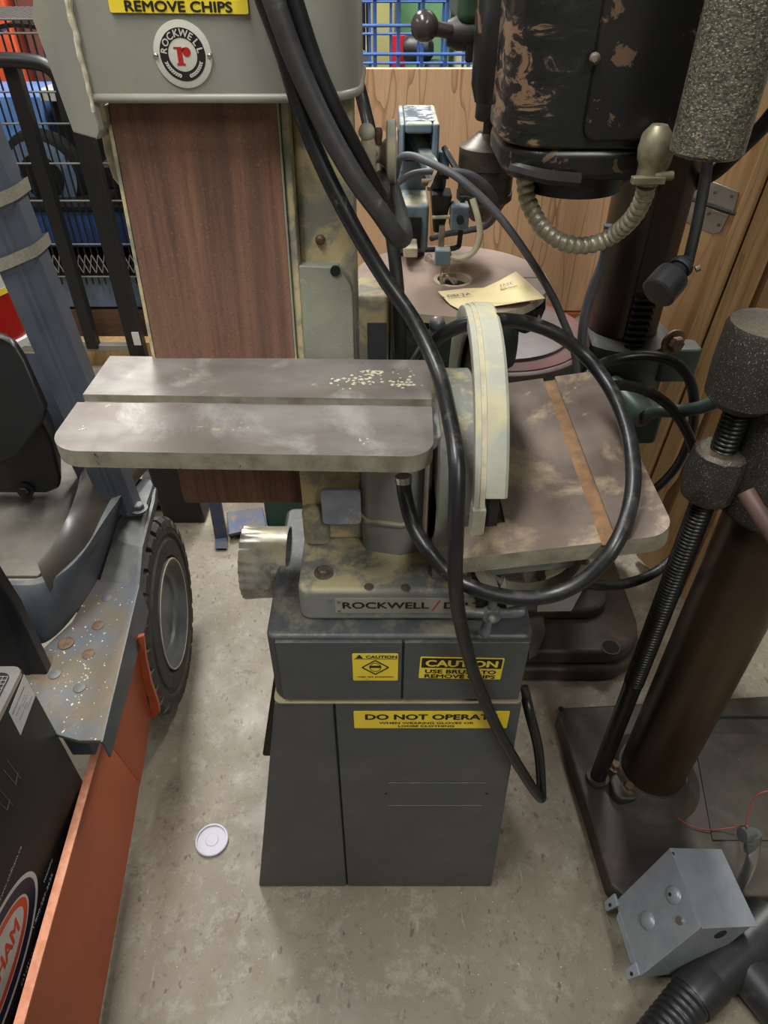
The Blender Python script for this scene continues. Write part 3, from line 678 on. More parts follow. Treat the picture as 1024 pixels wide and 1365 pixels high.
obj('lever_rod', MB().cyl(a.lerp(b, .45), (wx - .012, .80, wc_.z), .0045), 'cream_metal', lev)
obj('tracking_shaft', MB().cyl((-.03, .80, wc_.z), (wx - .012, .80, wc_.z), .0055), 'cream_metal', SD)

# ================================================================== cords and hoses
def cord(name, label, cat, pts, r, m='rubber', n=12, k=8, rfun=None, group=None):
    P = [at(x, y, Y=Y) for x, y, Y in pts]
    return tag(obj(name, MB().tube(P, r, n, k, rfun=rfun), m), label, cat, group)
cord('power_cord', 'black rubber power cord hanging down the front of the grey stand to a sharp fold', 'cord',
     [(330, -60, .675), (352, 0, .672), (378, 70, .667), (402, 150, .662), (432, 225, .655), (470, 300, .645), (512, 370, .635), (553, 430, .615), (584, 495, .575), (600, 560, .515), (609, 620, .472), (608, 700, .448), (607, 770, .446), (614, 830, .472), (633, 900, .497), (665, 975, .503), (700, 1035, .508), (719, 1062, .520), (722, 1056, .535), (718, 1000, .555), (706, 950, .565), (698, 915, .60)], .0074)
cord('power_cord', 'thick black cord draped over the hood, folded back at the lever, left strand', 'cord',
     [(345, -60, .655), (365, 0, .652), (392, 75, .650), (430, 160, .646), (470, 232, .642), (508, 285, .642), (527, 313, .644), (536, 318, .655), (538, 308, .675), (532, 285, .72), (522, 250, .80), (512, 225, .87)], .0088, 'rubber_dusty')
cord('power_cord', 'thinner black cord draped over the hood, folded back at the lever, right strand', 'cord',
     [(375, -60, .662), (392, 0, .66), (420, 85, .66), (450, 153, .66), (480, 212, .665), (501, 252, .675), (508, 262, .69), (511, 256, .72), (508, 238, .78), (500, 205, .86), (490, 160, .90), (476, 105, .92), (462, 60, .92)], .0074)
cord('power_cord', 'black cord hanging straight behind the sander beside the rear arm', 'cord',
     [(505, 225, .90), (520, 300, .84), (529, 370, .79), (533, 430, .78), (535, 490, .78), (535, 540, .775)], .0078, 'rubber_dull')
cord('power_cord', 'thick glossy black cord looped in a wide circle over the disc table and disc guard', 'cord',
     [(538, 640, .550), (540, 660, .545), (551, 700, .525), (572, 735, .500), (600, 766, .486), (640, 787, .468), (690, 797, .460), (740, 792, .460), (785, 768, .466), (820, 727, .480), (840, 675, .515), (844, 620, .555), (834, 565, .610), (812, 515, .665), (780, 474, .695), (742, 445, .700), (700, 430, .700), (655, 427, .685), (612, 435, .695), (580, 455, .715), (560, 485, .755), (548, 520, .79)], .0078, 'rubber')
e0, e1 = at(537.5, 631, Y=.5515), at(538.2, 643, Y=.549)
tag(obj('cord_end_cap', MB().lathe([(.0040, 0), (.0088, .3), (.0086, 1)], e0, e1, 14), 'bright_steel'), 'silver metal end cap on the looped cord under the belt table', 'cap')

# ================================================================== floor bits
c = at(283, 1121, z=0)
lid = tag(obj('jar_lid', MB().lathe([(.0300, 0), (.0312, .25), (.0312, .8), (.0298, 1), (.0272, 1), (.0268, .45), (.012, .40), (.011, .55), (.001, .55)], c, c + V(0, 0, .007), 40), 'lid_plastic'), 'translucent pale plastic jar lid lying on the concrete left of the stand', 'lid')

# ================================================================== plywood panels behind
mb = MB().box(-.085, .56, 1.50, 1.518, .66, 1.128)
tag(obj('plywood_panel', mb, 'plywood', bevel=.001), 'upright plywood sheet with dark knots standing behind the scroll saw', 'plywood')
tag(obj('wooden_board', MB().box(-.08, .56, 1.50, 1.54, .0, .655), 'red_timber', bevel=.002), 'reddish wooden board below the upright plywood sheet', 'board')
P0, P1 = V(.545, 1.492, 0), V(.80, 1.17, 0)
PD = (P1 - P0).normalized(); PN = V(PD.y, -PD.x, 0)   # facing the viewer side
if PN.y > 0: PN = -PN
def pp(x, y, off=0.0): return hitplane(x, y, P0 + PN * off, PN)
crate = thing('hinged_plywood_side', 'plywood crate side with hinge and leaning timber battens behind the drill press column', 'crate', (.65, 1.36, 0))
def pslab(pts, off, th): return MB().slab([pp(x, y, off) for x, y in pts], -PN * th)
obj('upper_panel', pslab([(880, 130), (1040, 60), (1040, 165), (1090, 165), (1040, 300), (900, 640), (835, 720), (780, 640), (800, 430)], .0, .012), 'plywood_side', crate, bevel=.001)
obj('batten', pslab([(1034, 150), (1052, 150), (850, 668), (830, 668)], .018, .035), 'timber', crate, bevel=.002)
obj('batten', pslab([(1052, 165), (1078, 165), (868, 690), (848, 690)], .010, .035), 'timber', crate, bevel=.002)
obj('batten', pslab([(1076, 165), (1106, 165), (884, 700), (866, 700)], -.02, .03), 'dark_timber', crate, bevel=.002)
obj('lower_panel', pslab([(1090, 200), (1250, 130), (1180, 300), (955, 690), (915, 795), (900, 795), (848, 740), (870, 700)], -.03, .014), 'plywood_side', crate, bevel=.001)
obj('edge_strip', pslab([(1010, 560), (1030, 560), (922, 800), (905, 800)], -.012, .018), 'timber', crate, bevel=.001)
h = obj('hinge_leaf', pslab([(905, 238), (928, 233), (985, 256), (978, 283), (972, 283), (897, 262)], .002, .003), 'bright_steel', crate, bevel=.001)
h2 = obj('hinge_leaf', pslab([(890, 262), (905, 262), (972, 287), (960, 310), (950, 312), (885, 283)], .002, .003), 'bright_steel', crate, bevel=.001)
obj('hinge_pin', MB().tube([pp(893, 256, .005), pp(988, 288, .005)], .0028, 8, smooth=False), 'dark_metal', crate)
for x, y in ((953, 257), (975, 262), (945, 285), (958, 300)):
    q = pp(x, y, .003); obj('hinge_hole', MB().cyl(q - PN * .002, q + PN * .0006, .003, n=10), 'rust_bolt', crate)

# ================================================================== scroll saw
SS = thing('scroll_saw', 'pale blue scroll saw with round brown iron table behind the disc guard', 'scroll saw', (.1, 1.05, .80))
tcx, tcy, tz, tr_ = .100, 1.030, .92, .145
poly = []
for i in range(72):
    a = 2 * PI * i / 72; x = tcx + tr_ * math.cos(a) * 1.02; y = tcy + tr_ * math.sin(a) * .96
    poly.append((max(x, -.040), y))
hole = [(tcx + .004 + .029 * math.cos(2 * PI * i / 72), tcy - .008 + .029 * math.sin(2 * PI * i / 72)) for i in range(72)]
mb = MB(); R = [[V(x, y, z) for x, y in q] for q, z in ((poly, tz - .012), (poly, tz), (hole, tz), (hole, tz - .012))]
R = [[q[i] for q in R] for i in range(72)]; mb.rings(R, caps=False, closed=True)
two_tone(obj('round_table', mb, 'saw_table', SS, ang=30), 'saw_table', 'cream_metal')
hc = V(tcx + .004, tcy - .008, tz)
obj('table_insert', MB().lathe([(.0292, 0), (.0292, 1), (.0235, 1), (.0235, 0)], hc - V(0, 0, .010), hc + V(0, 0, .0005), 40, caps=False), 'cream_metal', SS)
obj('insert_well', MB().cyl(hc - V(0, 0, .014), hc - V(0, 0, .010), .0288, n=30), 'black_plastic', SS)
obj('table_slit', MB().box(.205, .243, 1.028, 1.0295, .9198, .9204), 'seam_dark', SS)
# body under the table
obj('saw_base', MB().lathe([(.05, 0), (.058, .06), (.058, .94), (.05, 1)], (-.045, 1.0, .842), (.20, 1.0, .842), 36), 'dark_green', SS)
obj('base_foot', MB().prism(rrect(-.03, .17, .95, 1.12, .03), 'z', .795, .83), 'dark_green', SS, bevel=.006)
obj('base_screw', MB().ball((.07, .940, .862), .005, 10), 'dark_metal', SS)
mb = MB().prism([(-.07, -.035), (.0, -.05), (.06, -.03), (.07, 0), (.03, -.01), (-.03, -.012), (-.07, -.008)], 'y', 0, .012, Matrix.Translation((.16, .955, .905)))
obj('trunnion', mb, 'black_plastic', SS, bevel=.002)
mb = MB().rings([[at(x, y, Y=.97) + V(0, q, 0) for x, y in ((640, 418), (700, 412), (728, 396), (728, 412), (716, 440), (700, 446), (655, 432)) ] for q in (0, .02)])
obj('tilt_bracket', mb, 'black_plastic', SS, bevel=.003)
q = at(710, 424, Y=.968); obj('tilt_bolt', MB().lathe([(.011, 0), (.011, 1)], q + V(0, .01, 0), q - V(0, .004, 0), 16), 'cream_metal', SS)
# C frame
obj('lower_arm', MB().box(.012, .070, 1.115, 1.30, .925, 1.0), 'saw_blue', SS, bevel=.006)
obj('lower_opening', MB().box(.024, .058, 1.112, 1.118, .935, .982), 'seam_dark', SS)
obj('lower_lever', MB().box(.030, .052, 1.07, 1.14, .935, .95), 'cream_metal', SS, bevel=.002)
obj('rear_column', MB().box(.018, .068, 1.195, 1.29, .99, 1.075), 'saw_blue', SS, bevel=.006)
ua = MB()
ua.box(.022, .030, 1.11, 1.25, 1.045, 1.112); ua.box(.070, .080, 1.11, 1.25, 1.045, 1.112)
ua.box(.030, .070, 1.11, 1.25, 1.098, 1.112); ua.box(.030, .070, 1.19, 1.25, 1.045, 1.098)
obj('upper_arm', ua, 'saw_blue', SS, bevel=.004)
obj('arm_top_plate', MB().prism(rrect(.031, .073, 1.125, 1.238, .004, 3), 'z', 1.1118, 1.1128), 'chipped_top', SS)
obj('arm_inside', MB().box(.030, .070, 1.185, 1.19, 1.045, 1.098), 'seam_dark', SS)
obj('side_label', MB().box(.0208, .0222, 1.13, 1.23, 1.05, 1.10), 'bg_brown', SS)
la, lb_ = V(.048, 1.19, 1.082), V(.078, 1.045, 1.048)
def bar(mb, a, b, w, h):
    a, b = Vector(a), Vector(b); d = (b - a).normalized(); s = d.cross(V(0, 0, 1)).normalized() * w / 2; u = s.cross(d).normalized() * h / 2
    return mb.hexa([a - s - u, a + s - u, a + s + u, a - s + u], [b - s - u, b + s - u, b + s + u, b - s + u])
obj('rocker_arm', bar(MB(), la, lb_, .022, .016), 'saw_blue', SS, bevel=.003)
obj('side_cylinder', MB().lathe([(.008, 0), (.0115, .1), (.0115, 1)], (.080, 1.14, 1.06), (.098, 1.14, 1.06), 18), 'saw_blue', SS)
obj('side_block', MB().box(.080, .098, 1.125, 1.155, 1.035, 1.072), 'saw_blue', SS, bevel=.004)
obj('guard_rod', MB().tube([at(592, 197, Y=1.12), at(612, 232, Y=1.08), at(618, 245, Y=1.06)], .0045, 10), 'rubber', SS)
obj('knob', MB().ball(at(520, 255, Y=1.05), .0085, 14, (1, 1, 1.4)), 'label_silver', SS)
# blade clamp head
ch = V(.082, 1.035, 1.020)
obj('clamp_bolt', MB().box(.066, .090, 1.03, 1.05, 1.058, 1.068), 'dark_metal', SS, bevel=.001)
obj('clamp_bolt_shank', MB().cyl((.078, 1.04, 1.045), (.078, 1.04, 1.06), .005), 'dark_metal', SS)
obj('blade_head', MB().hexa([V(.072, 1.03, .985), V(.086, 1.03, .985), V(.086, 1.05, .985), V(.072, 1.05, .985)], [V(.066, 1.02, 1.04), V(.096, 1.02, 1.04), V(.096, 1.06, 1.04), V(.066, 1.06, 1.04)]), 'dark_metal', SS, bevel=.003)
obj('blade_block', MB().box(.094, .120, 1.01, 1.04, .995, 1.028), 'saw_blue', SS, bevel=.003)
obj('block_bolt', MB().lathe([(.0055, 0), (.0055, 1), (.003, 1)], (.107, 1.012, 1.011), (.107, 1.003, 1.011), 14), 'dark_metal', SS)
obj('cross_lever', bar(MB(), at(572, 252, Y=1.0), at(585, 222, Y=1.03), .005, .007), 'rust_bolt', SS)
obj('cross_bolt', MB().cyl(at(562, 243, Y=1.01), at(578, 243, Y=1.01), .0045), 'rust_bolt', SS)
obj('blade_clamp', MB().box(.079, .087, 1.012, 1.022, .965, 1.0), 'screw_steel', SS, bevel=.001)
obj('clamp_pin', MB().cyl(at(576, 290, Y=1.02), at(600, 289, Y=1.02), .0025), 'cream_metal', SS)
obj('clamp_screw', MB().ball(at(613, 285, Y=1.02), .0045, 10), 'bright_steel', SS)
obj('saw_blade', MB().box(.0845, .0858, 1.018, 1.0185, .905, .968), 'bright_steel', SS)
obj('guide_rod', MB().tube([at(617, 262, Y=1.03), at(613, 320, Y=1.03), at(608, 330, Y=1.025), at(590, 332, Y=1.02), at(566, 333, Y=1.015)], .0038, 10, 5), 'dark_metal', SS)
obj('guide_block', MB().box(.074, .096, .995, 1.015, .950, .972), 'saw_blue', SS, bevel=.002)
obj('presser_foot', MB().slab([V(.080, 1.0, .955), V(.092, 1.0, .955), V(.098, 1.0, .938), V(.086, 1.0, .938)], (0, .003, 0)), 'screw_steel', SS)
for s in (-1, 1):
    obj('foot_prong', bar(MB(), V(.088 + s * .004, 1.0, .935), V(.095 + s * .009, 1.005, .920), .005, .003), 'cream_metal', SS)
obj('foot_ring', MB().rings([[V(.098 + r * math.cos(a), 1.012 + r * math.sin(a), z) for r, z in ((.012, .920), (.012, .923), (.008, .923), (.008, .920))] for a in [math.radians(q) for q in range(-30, 211, 20)]]), 'cream_metal', SS)
for s in (-1, 1):
    c = at(584 + s * 13, 343, Y=1.0); obj('wire_loop', MB().tube([c + V(.005 * math.cos(a), 0, .005 * math.sin(a)) for a in [i * PI / 4 for i in range(8)]], .0012, 6, 3), 'cream_metal', SS)
obj('air_tube', MB().tube([at(x, y, Y=Y) for x, y, Y in ((630, 265, 1.02), (637, 290, 1.01), (640, 315, 1.0), (632, 335, 1.0), (615, 344, 1.0), (600, 342, 1.0))], .0045, 10, 6), 'clear_hose', SS)
# paper slip on the table
pts = [(584, 389), (618, 385), (645, 384), (665, 375), (688, 362), (708, 380), (727, 398), (700, 402), (676, 406), (650, 410), (632, 412), (622, 418), (600, 406)]
zz = [.926, .923, .925, .932, .938, .936, .934, .930, .926, .923, .923, .924, .923]
mb = MB().slab([at(x, y, z=z) for (x, y), z in zip(pts, zz)], (0, 0, .0006))
pc = tag(obj('paper_slip', mb, 'paper', sm=False), 'creased cream printed paper slip lying on the round saw table', 'paper')
o = at(612, 394, z=.9262); F = frame(o, at(640, 391, z=.9262) - at(590, 396, z=.9262), (0, 1, 0))
lettering(pc, [('DELTA', 0, .0, .0105, dict(width=.034, bold=.02)), ('SCROLL SAW SERVICE', .0, -.009, .0035, dict(width=.038))], 'vehicle_rim', F, lift=.0012)
mb = MB(); mb.prism([(-.030, -.004), (-.022, -.004), (-.026, .004)], 'z', .001, .0014, F); obj('triangle_mark', mb, 'vehicle_rim', pc, sm=False)
o = at(676, 382, z=.9345); F2 = frame(o, at(700, 377, z=.939) - at(650, 389, z=.929), (0, 1, .25))
lettering(pc, [('FREE', .0, .003, .0085, dict(width=.018)), ('Blade Sample', .001, -.006, .0045, dict(width=.024, bold=.02))], 'vehicle_rim', F2, lift=.0016)
o = at(652, 398, z=.9265); F3 = frame(o, at(690, 392, z=.930) - at(620, 400, z=.924), (0, 1, .12))
lettering(pc, [('— — ——— —— ——— — ——', 0, .0, .004, dict(width=.075)), ('——— —— —— ——— —— —', 0, -.005, .004, dict(width=.078)), ('—— ——— — ——— ——', 0, .005, .004, dict(width=.06))], 'vehicle_rim', F3, 'print_line', lift=.0015)

# ================================================================== green drill press
DX, DY = .430, 1.175
DP = thing('drill_press', 'green and black pillar drill press with round table and black motor', 'drill press', (DX, DY, 0))
obj('base', MB().prism(rrect(.10, .605, .965, 1.42, .11, 10), 'z', 0, .045), 'base_iron', DP, bevel=.012, seg=3)
obj('base_top', MB().prism(rrect(.115, .592, .978, 1.41, .10, 10), 'z', .045, .092), 'base_iron', DP, bevel=.012, seg=3)
obj('base_pad', MB().prism(rrect(.26, .53, 1.07, 1.38, .07, 8), 'z', .092, .130), 'base_iron', DP, bevel=.012, seg=3)
p = at(814, 863, z=.0925); obj('bolt_hole', MB().lathe([(.020, 0), (.018, 1)], p - V(0, 0, .002), p + V(0, 0, .0012), 24), 'seam_dark', DP)
obj('bolt_hole_rim', MB().lathe([(.0215, 0), (.0215, 1), (.0185, 1), (.0185, 0)], p - V(0, 0, .002), p + V(0, 0, .0016), 24, caps=False), 'base_iron', DP)
obj('base_rib', MB().slab([at(705, 880, z=.093), at(715, 876, z=.093), at(728, 845, z=.105), at(720, 800, z=.105), at(706, 800, z=.105)], (0, 0, .006)), 'base_iron', DP, bevel=.002)
obj('pillar', MB().cyl((DX, DY, .12), (DX, DY, 1.50), .062, n=40), 'column_steel', DP)
DX -= .018
rk = obj('rack', MB().box(DX + .004, DX + .040, DY - .066, DY - .050, .55, 1.30), 'column_steel', DP)
for i in range(8):
    z = .772 + i * .0115
    obj('rack_tooth', MB().hexa([V(DX + .004, DY - .076, z), V(DX + .040, DY - .076, z), V(DX + .040, DY - .060, z - .001), V(DX + .004, DY - .060, z - .001)], [V(DX + .004, DY - .076, z + .004), V(DX + .040, DY - .076, z + .004), V(DX + .040, DY - .060, z + .0055), V(DX + .004, DY - .060, z + .0055)]), 'dark_metal', rk)
DX += .018
co = obj('table_collar', MB().lathe([(.086, 0), (.092, .1), (.092, .8), (.088, .92), (.066, 1)], (DX, DY, .655), (DX, DY, .775), 36), 'green_casting', DP)
obj('clamp_ear', MB().prism(rrect(DX + .055, DX + .128, DY - .075, DY - .03, .012), 'z', .70, .765), 'green_casting', DP, bevel=.006)
q = at(896, 456, Y=DY - .08); obj('clamp_bolt', MB().hexhead(q, (.35, -1, .1), .014, .018), 'rust_bolt', DP)
obj('gear_housing', MB().prism(rrect(DX - .035, DX + .055, DY - .155, DY - .07, .01), 'z', .62, .690), 'green_casting', DP, bevel=.008, seg=3)
obj('gear_housing_lower', MB().prism(rrect(DX - .075, DX + .03, DY - .14, DY - .05, .02), 'z', .54, .66), 'dark_green', DP, bevel=.008)
a, b = at(848, 538, Y=1.03), at(860, 557, Y=.985)
obj('crank_boss', MB().lathe([(.018, 0), (.022, .3), (.022, .9), (.019, 1)], a + V(-.03, .05, .01), b, 24), 'crank_green', DP)
obj('crank_nut', MB().hexhead(b, (b - a).normalized(), .008, .008), 'rust_bolt', DP)
obj('crank_handle', MB().tube([at(x, y, Y=Y) for x, y, Y in ((862, 552, .985), (880, 548, .965), (905, 548, .94), (935, 543, .91), (965, 532, .88), (990, 520, .86), (1015, 512, .85))], .0105, 12, 5), 'crank_green', DP)
# round table
TC = V(.205, 1.15, 0)
obj('round_table', MB().lathe([(.140, 0), (.150, .1), (.156, .5), (.158, .95), (.155, 1)], TC + V(0, 0, .668), TC + V(0, 0, .765), 64), 'green_casting', DP)
obj('table_rim', MB().lathe([(.158, 0), (.160, .3), (.159, .8), (.153, 1)], TC + V(0, 0, .762), TC + V(0, 0, .776), 64), 'red_brown_iron', DP)
obj('table_band', MB().lathe([(.152, 0), (.150, .6), (.128, 1)], TC + V(0, 0, .772), TC + V(0, 0, .782), 64), 'red_band', DP)
obj('table_top', MB().lathe([(.128, 0), (.126, .9), (.122, 1)], TC + V(0, 0, .776), TC + V(0, 0, .788), 64), 'iron_top', DP)
obj('table_arm', bar(MB(), TC + V(.08, .0, .70), V(DX - .05, DY, .70), .07, .06), 'green_casting', DP, bevel=.008)
for x, y in ((750, 437), (753, 449), (748, 446)):
    q = at(x, y, z=.782); obj('table_notch', MB().ball(q, .006, 8, (1, 1, .5)), 'rust_bolt', DP)
# head, quill, chuck
SYy = 1.125; SXx = at(648, 230, Y=SYy).x; CZ0, CZ1 = at(648, 292, Y=SYy).z, at(648, 176, Y=SYy).z
obj('head_casting', MB().prism([(.085, .98), (.085, 1.13), (.35, 1.28), (.50, 1.28), (.50, 1.07), (.30, .99)], 'z', 1.236, 1.50), 'green_gloss', DP, bevel=.012, seg=3)
obj('feed_boss', MB().lathe([(.013, 0), (.018, .1), (.018, .3), (.022, .32), (.022, 1)], (.075, 1.0, 1.228), (.20, 1.0, 1.228), 24), 'dark_metal', DP)
obj('quill', MB().lathe([(.021, 0), (.023, .02), (.023, 1)], (SXx, SYy, CZ1 + .016), (SXx, SYy, 1.26), 28), 'chuck_steel', DP)
obj('spindle', MB().cyl((SXx, SYy, CZ1 - .005), (SXx, SYy, CZ1 + .02), .010), 'chuck_steel', DP)
obj('chuck', MB().lathe([(.018, 0), (.024, .05), (.034, .20), (.0425, .26), (.0425, .34), (.041, .345), (.041, .62), (.0425, .63), (.0425, .85), (.036, .87), (.017, 1)], (SXx, SYy, CZ0), (SXx, SYy, CZ1), 36), 'chuck_steel', DP)
bh = at(566, 35, Y=.985)
obj('feed_handle', MB().lathe([(.011, 0), (.008, .3), (.010, 1)], bh, V(.11, 1.0, 1.225), 16), 'chuck_steel', DP)
obj('handle_ball', MB().ball(bh, .0165, 24), 'ball_black', DP)
obj('depth_stop', MB().box(.098, .108, .985, 1.0, 1.20, 1.222), 'dark_metal', DP, bevel=.002)
# motor
obj('motor_body', MB().prism(rrect(.127, .325, .80, .985, .055, 10), 'z', 1.145, 1.50), 'motor_worn', DP, bevel=.004)
obj('motor_end_bell', MB().prism(rrect(.129, .323, .802, .983, .054, 10), 'z', 1.112, 1.149), 'motor_black', DP, bevel=.014, seg=4)
obj('motor_plate', MB().prism(rrect(.205, .300, 1.155, 1.30, .012, 4), 'y', .7925, .802), 'motor_black', DP, bevel=.003)
obj('motor_screw', MB().lathe([(.0055, 0), (.0052, .5), (.003, 1)], at(793, 78, Y=.7925), at(793, 78, Y=.787), 12), 'screw_steel', DP)
obj('capacitor', MB().lathe([(.020, 0), (.025, .06), (.026, .3), (.0245, .31), (.0245, 1)], (.128, .95, 1.165), (.128, .95, 1.46), 24), 'motor_black', DP)
obj('motor_underside', MB().cyl((.222, .89, 1.088), (.222, .89, 1.114), .062, n=32), 'black_plastic', DP)
mb = MB().tube([at(x, y, Y=Y) for x, y, Y in ((682, 226, .86), (693, 228, .800), (730, 236, .790), (772, 240, .792))], .0075, 8, 4)
obj('clamp_strap', mb, 'dark_metal', DP)
obj('motor_mount', MB().box(.318, .40, .86, 1.10, 1.13, 1.50), 'black_plastic', DP, bevel=.006)
q = at(935, 38, Y=.84); obj('mount_bolt', MB().hexhead(q, (-.1, -1, 0), .0095, .014), 'rust_bolt', DP)
# flexible conduit
pts = [at(x, y, Y=Y) for x, y, Y in ((701, 212, .855), (700, 240, .850), (705, 270, .845), (722, 302, .84), (748, 322, .835), (782, 327, .83), (815, 315, .825), (842, 292, .80), (857, 266, .785), (862, 246, .778))]
Pp = resample(smooth_path(pts, 12), .0009)
obj('flexible_conduit', MB().tube(Pp, .0095, 16, rfun=lambda L, t: .0082 + .0021 * abs(math.sin(L * PI / .0088)) ** .6, smooth=False), 'bx_conduit', DP)
c0, c1 = at(862, 246, Y=.775), at(880, 166, Y=.775)
cn = obj('conduit_connector', MB().lathe([(.0115, 0), (.0125, .1), (.0125, .35), (.0150, .42), (.0165, .6), (.015, .85), (.008, 1)], c0, c1, 20, sx=1.0), 'connector_cream', DP)
obj('connector_screw', MB().cyl(at(872, 236, Y=.765), at(897, 234, Y=.765), .0045), 'connector_cream', cn)
obj('connector_clamp', bar(MB(), at(842, 240, Y=.763), at(886, 240, Y=.763), .010, .007), 'connector_cream', cn, bevel=.001)
cord('motor_cable', 'black cable sagging in a shallow curve under the black drill motor', 'cord', [(745, 238, .90), (765, 248, .88), (795, 250, .88), (825, 240, .90), (840, 228, .93)], .007, 'rubber_dull')

# ================================================================== heavy machine at the right
BX, BY = .520, .705
BP = thing('pillar_machine', 'heavy dark cast iron machine with brown pillar, elevating screw and speckled castings', 'machine', (BX, BY, 0))
c1_, c2_ = at(742, 942, z=.05), at(818, 1195, z=.05)
obj('base_plate', MB().prism([(c1_.x + .012, c1_.y), (c1_.x, c1_.y - .012), (c2_.x, c2_.y + .02), (c2_.x + .02, c2_.y), (1.05, c2_.y), (1.05, c1_.y + .045), (.62, c1_.y + .015)], 'z', 0, .048), 'dark_plate', BP, bevel=.006, seg=3)
obj('raised_table', MB().prism([(.60, .30 + .28), (1.03, .58), (1.03, .80), (.64, .80)], 'z', .047, .051), 'dark_plate', BP, bevel=.002)
obj('table_channel', MB().box(.62, 1.03, .836, .842, .0475, .0495), 'seam_dark', BP)
p = at(748, 945, z=.0485); obj('plate_hole', MB().cyl(p - V(0, 0, .001), p + V(0, 0, .0008), .006, n=14), 'seam_dark', BP)
obj('pillar_flange', MB().lathe([(.098, 0), (.090, .25), (.074, .6), (.068, .9), (.064, 1)], (BX, BY, .046), (BX, BY, .084), 40), 'dark_plate', BP)
obj('pillar', MB().cyl((BX, BY, .08), (BX, BY, 1.50), .059, n=48), 'brown_column', BP)
obj('flange_lug', MB().prism(rrect(.435, .485, .645, .70, .02), 'z', .046, .075), 'dark_plate', BP, bevel=.005)
for (px, py) in ((838, 1050), (820, 1022)):
    p = at(px, py, z=.074); obj('flange_bolt', MB().hexhead(p, (0, 0, 1), .009, .012), 'rust_bolt', BP)
SXc, SYc = .4175, .700
obj('screw_foot', MB().cyl((SXc, SYc, .046), (SXc, SYc, .062), .022), 'dark_plate', BP)
Pz = [V(SXc, SYc, .36 + i * .0007) for i in range(int(.56 / .0007))]
obj('elevating_screw', MB().tube(Pz, .0155, 18, rfun=lambda L, t: .0138 + .0026 * abs(math.sin(L * PI / .0062)), smooth=False), 'screw_black', BP)
obj('screw_shank', MB().cyl((SXc, SYc, .055), (SXc, SYc, .362), .0150, n=20), 'screw_black', BP)
obj('screw_nut', MB().lathe([(.030, 0), (.034, .08), (.036, .5), (.034, .93), (.028, 1)], (SXc, SYc, .760), (SXc, SYc, .835), 10), 'speckled_iron', BP, bevel=.002)
obj('screw_bearing', MB().lathe([(.030, 0), (.042, .12), (.044, .5), (.043, .93), (.040, 1)], (SXc - .002, SYc, .898), (SXc - .002, SYc, .998), 40), 'speckled_iron', BP)
obj('bearing_arm', MB().box(SXc, BX, SYc - .03, SYc + .03, .90, .985), 'speckled_iron', BP, bevel=.008)
obj('table_sleeve', MB().lathe([(.082, 0), (.088, .06), (.088, .94), (.082, 1)], (BX, BY, .745), (BX, BY, .90), 40), 'speckled_iron', BP)
obj('nut_arm', MB().box(SXc, BX, SYc - .022, SYc + .022, .765, .825), 'speckled_iron', BP, bevel=.006)
obj('clamp_rod', MB().tube([at(994, 655, Y=.60), at(1012, 685, Y=.58), at(1050, 745, Y=.55)], .0095, 14, 4), 'red_brown_iron', BP)
obj('spindle_housing', MB().lathe([(.030, 0), (.0335, .01), (.0335, 1)], (.303, .715, 1.160), (.303, .715, 1.50), 40), 'hammer_paint', BP)
obj('head_arm', MB().box(.29, .58, .66, .76, 1.44, 1.52), 'hammer_paint', BP, bevel=.01)

# cords at the right
cord('drop_cord', 'flat black cord hanging from the speckled housing to a round black plug', 'cord', [(945, 196, .80), (940, 240, .80), (931, 290, .79), (922, 330, .78), (917, 352, .775)], .0062, 'rubber_dull')
a, b = at(915, 348, Y=.765), at(876, 392, Y=.735)
pg = thing('plug', 'round black electrical plug dangling in front of the drill press pillar', 'plug', tuple(b))
obj('plug_body', MB().lathe([(.0085, 0), (.0095, .28), (.0105, .34), (.0185, .46), (.0195, .58), (.0195, .96), (.0175, 1)], a, b, 28), 'plastic_black', pg)
obj('strain_clamp', MB().lathe([(.0125, 0), (.0135, .5), (.0125, 1)], a.lerp(b, .10), a.lerp(b, .24), 16), 'rubber_dull', pg)
for s in (-1, 1): obj('clamp_screw', MB().cyl(a.lerp(b, .17) + V(s * .013, -.008, 0), a.lerp(b, .17) + V(s * .017, -.008, .002), .0036, n=10), 'screw_steel', pg)
obj('copper_strand', MB().cyl(at(914, 342, Y=.77), at(910, 352, Y=.765), .002, n=6), 'copper', pg)
cord('power_cord', 'black cord crossing the plywood behind the speckled housing at upper right', 'cord', [(1060, 110, 1.0), (1024, 160, 1.02), (985, 200, 1.06), (950, 232, 1.12), (915, 250, 1.2)], .0105, 'rubber_dull')
cord('power_cord', 'upper black cord arching right of the disc table before the drill press collar', 'cord', [(770, 520, .92), (795, 490, .95), (825, 478, .97), (865, 474, .97), (900, 484, .96), (920, 508, .95), (926, 545, .95), (920, 585, .96), (900, 625, .99), (870, 655, 1.02), (835, 680, 1.04)], .0082)
cord('power_cord', 'lower black cord passing under the green crank handle to below the disc table', 'cord', [(770, 520, .86), (800, 516, .90), (835, 514, .92), (870, 525, .93), (900, 550, .92), (922, 590, .90), (932, 640, .86), (928, 690, .83), (908, 732, .80), (875, 762, .77), (835, 778, .74), (795, 780, .70), (760, 772, .68)], .0080)
cord('power_cord', 'grey cord rising along the left side of the drill press pillar', 'cord', [(812, 300, 1.08), (805, 345, 1.08), (790, 385, 1.07), (778, 430, 1.05), (775, 480, 1.03)], .0075, 'grey_cord')
cord('saw_cord', 'dark cord running from the scroll saw arm down to the disc table', 'cord', [(527, 235, 1.08), (533, 212, 1.05), (550, 208, 1.03), (580, 220, 1.0), (615, 240, .975), (660, 282, .955), (700, 335, .93), (735, 392, .91), (752, 430, .90), (764, 462, .90), (770, 500, .90)], .0052, 'grey_cord')
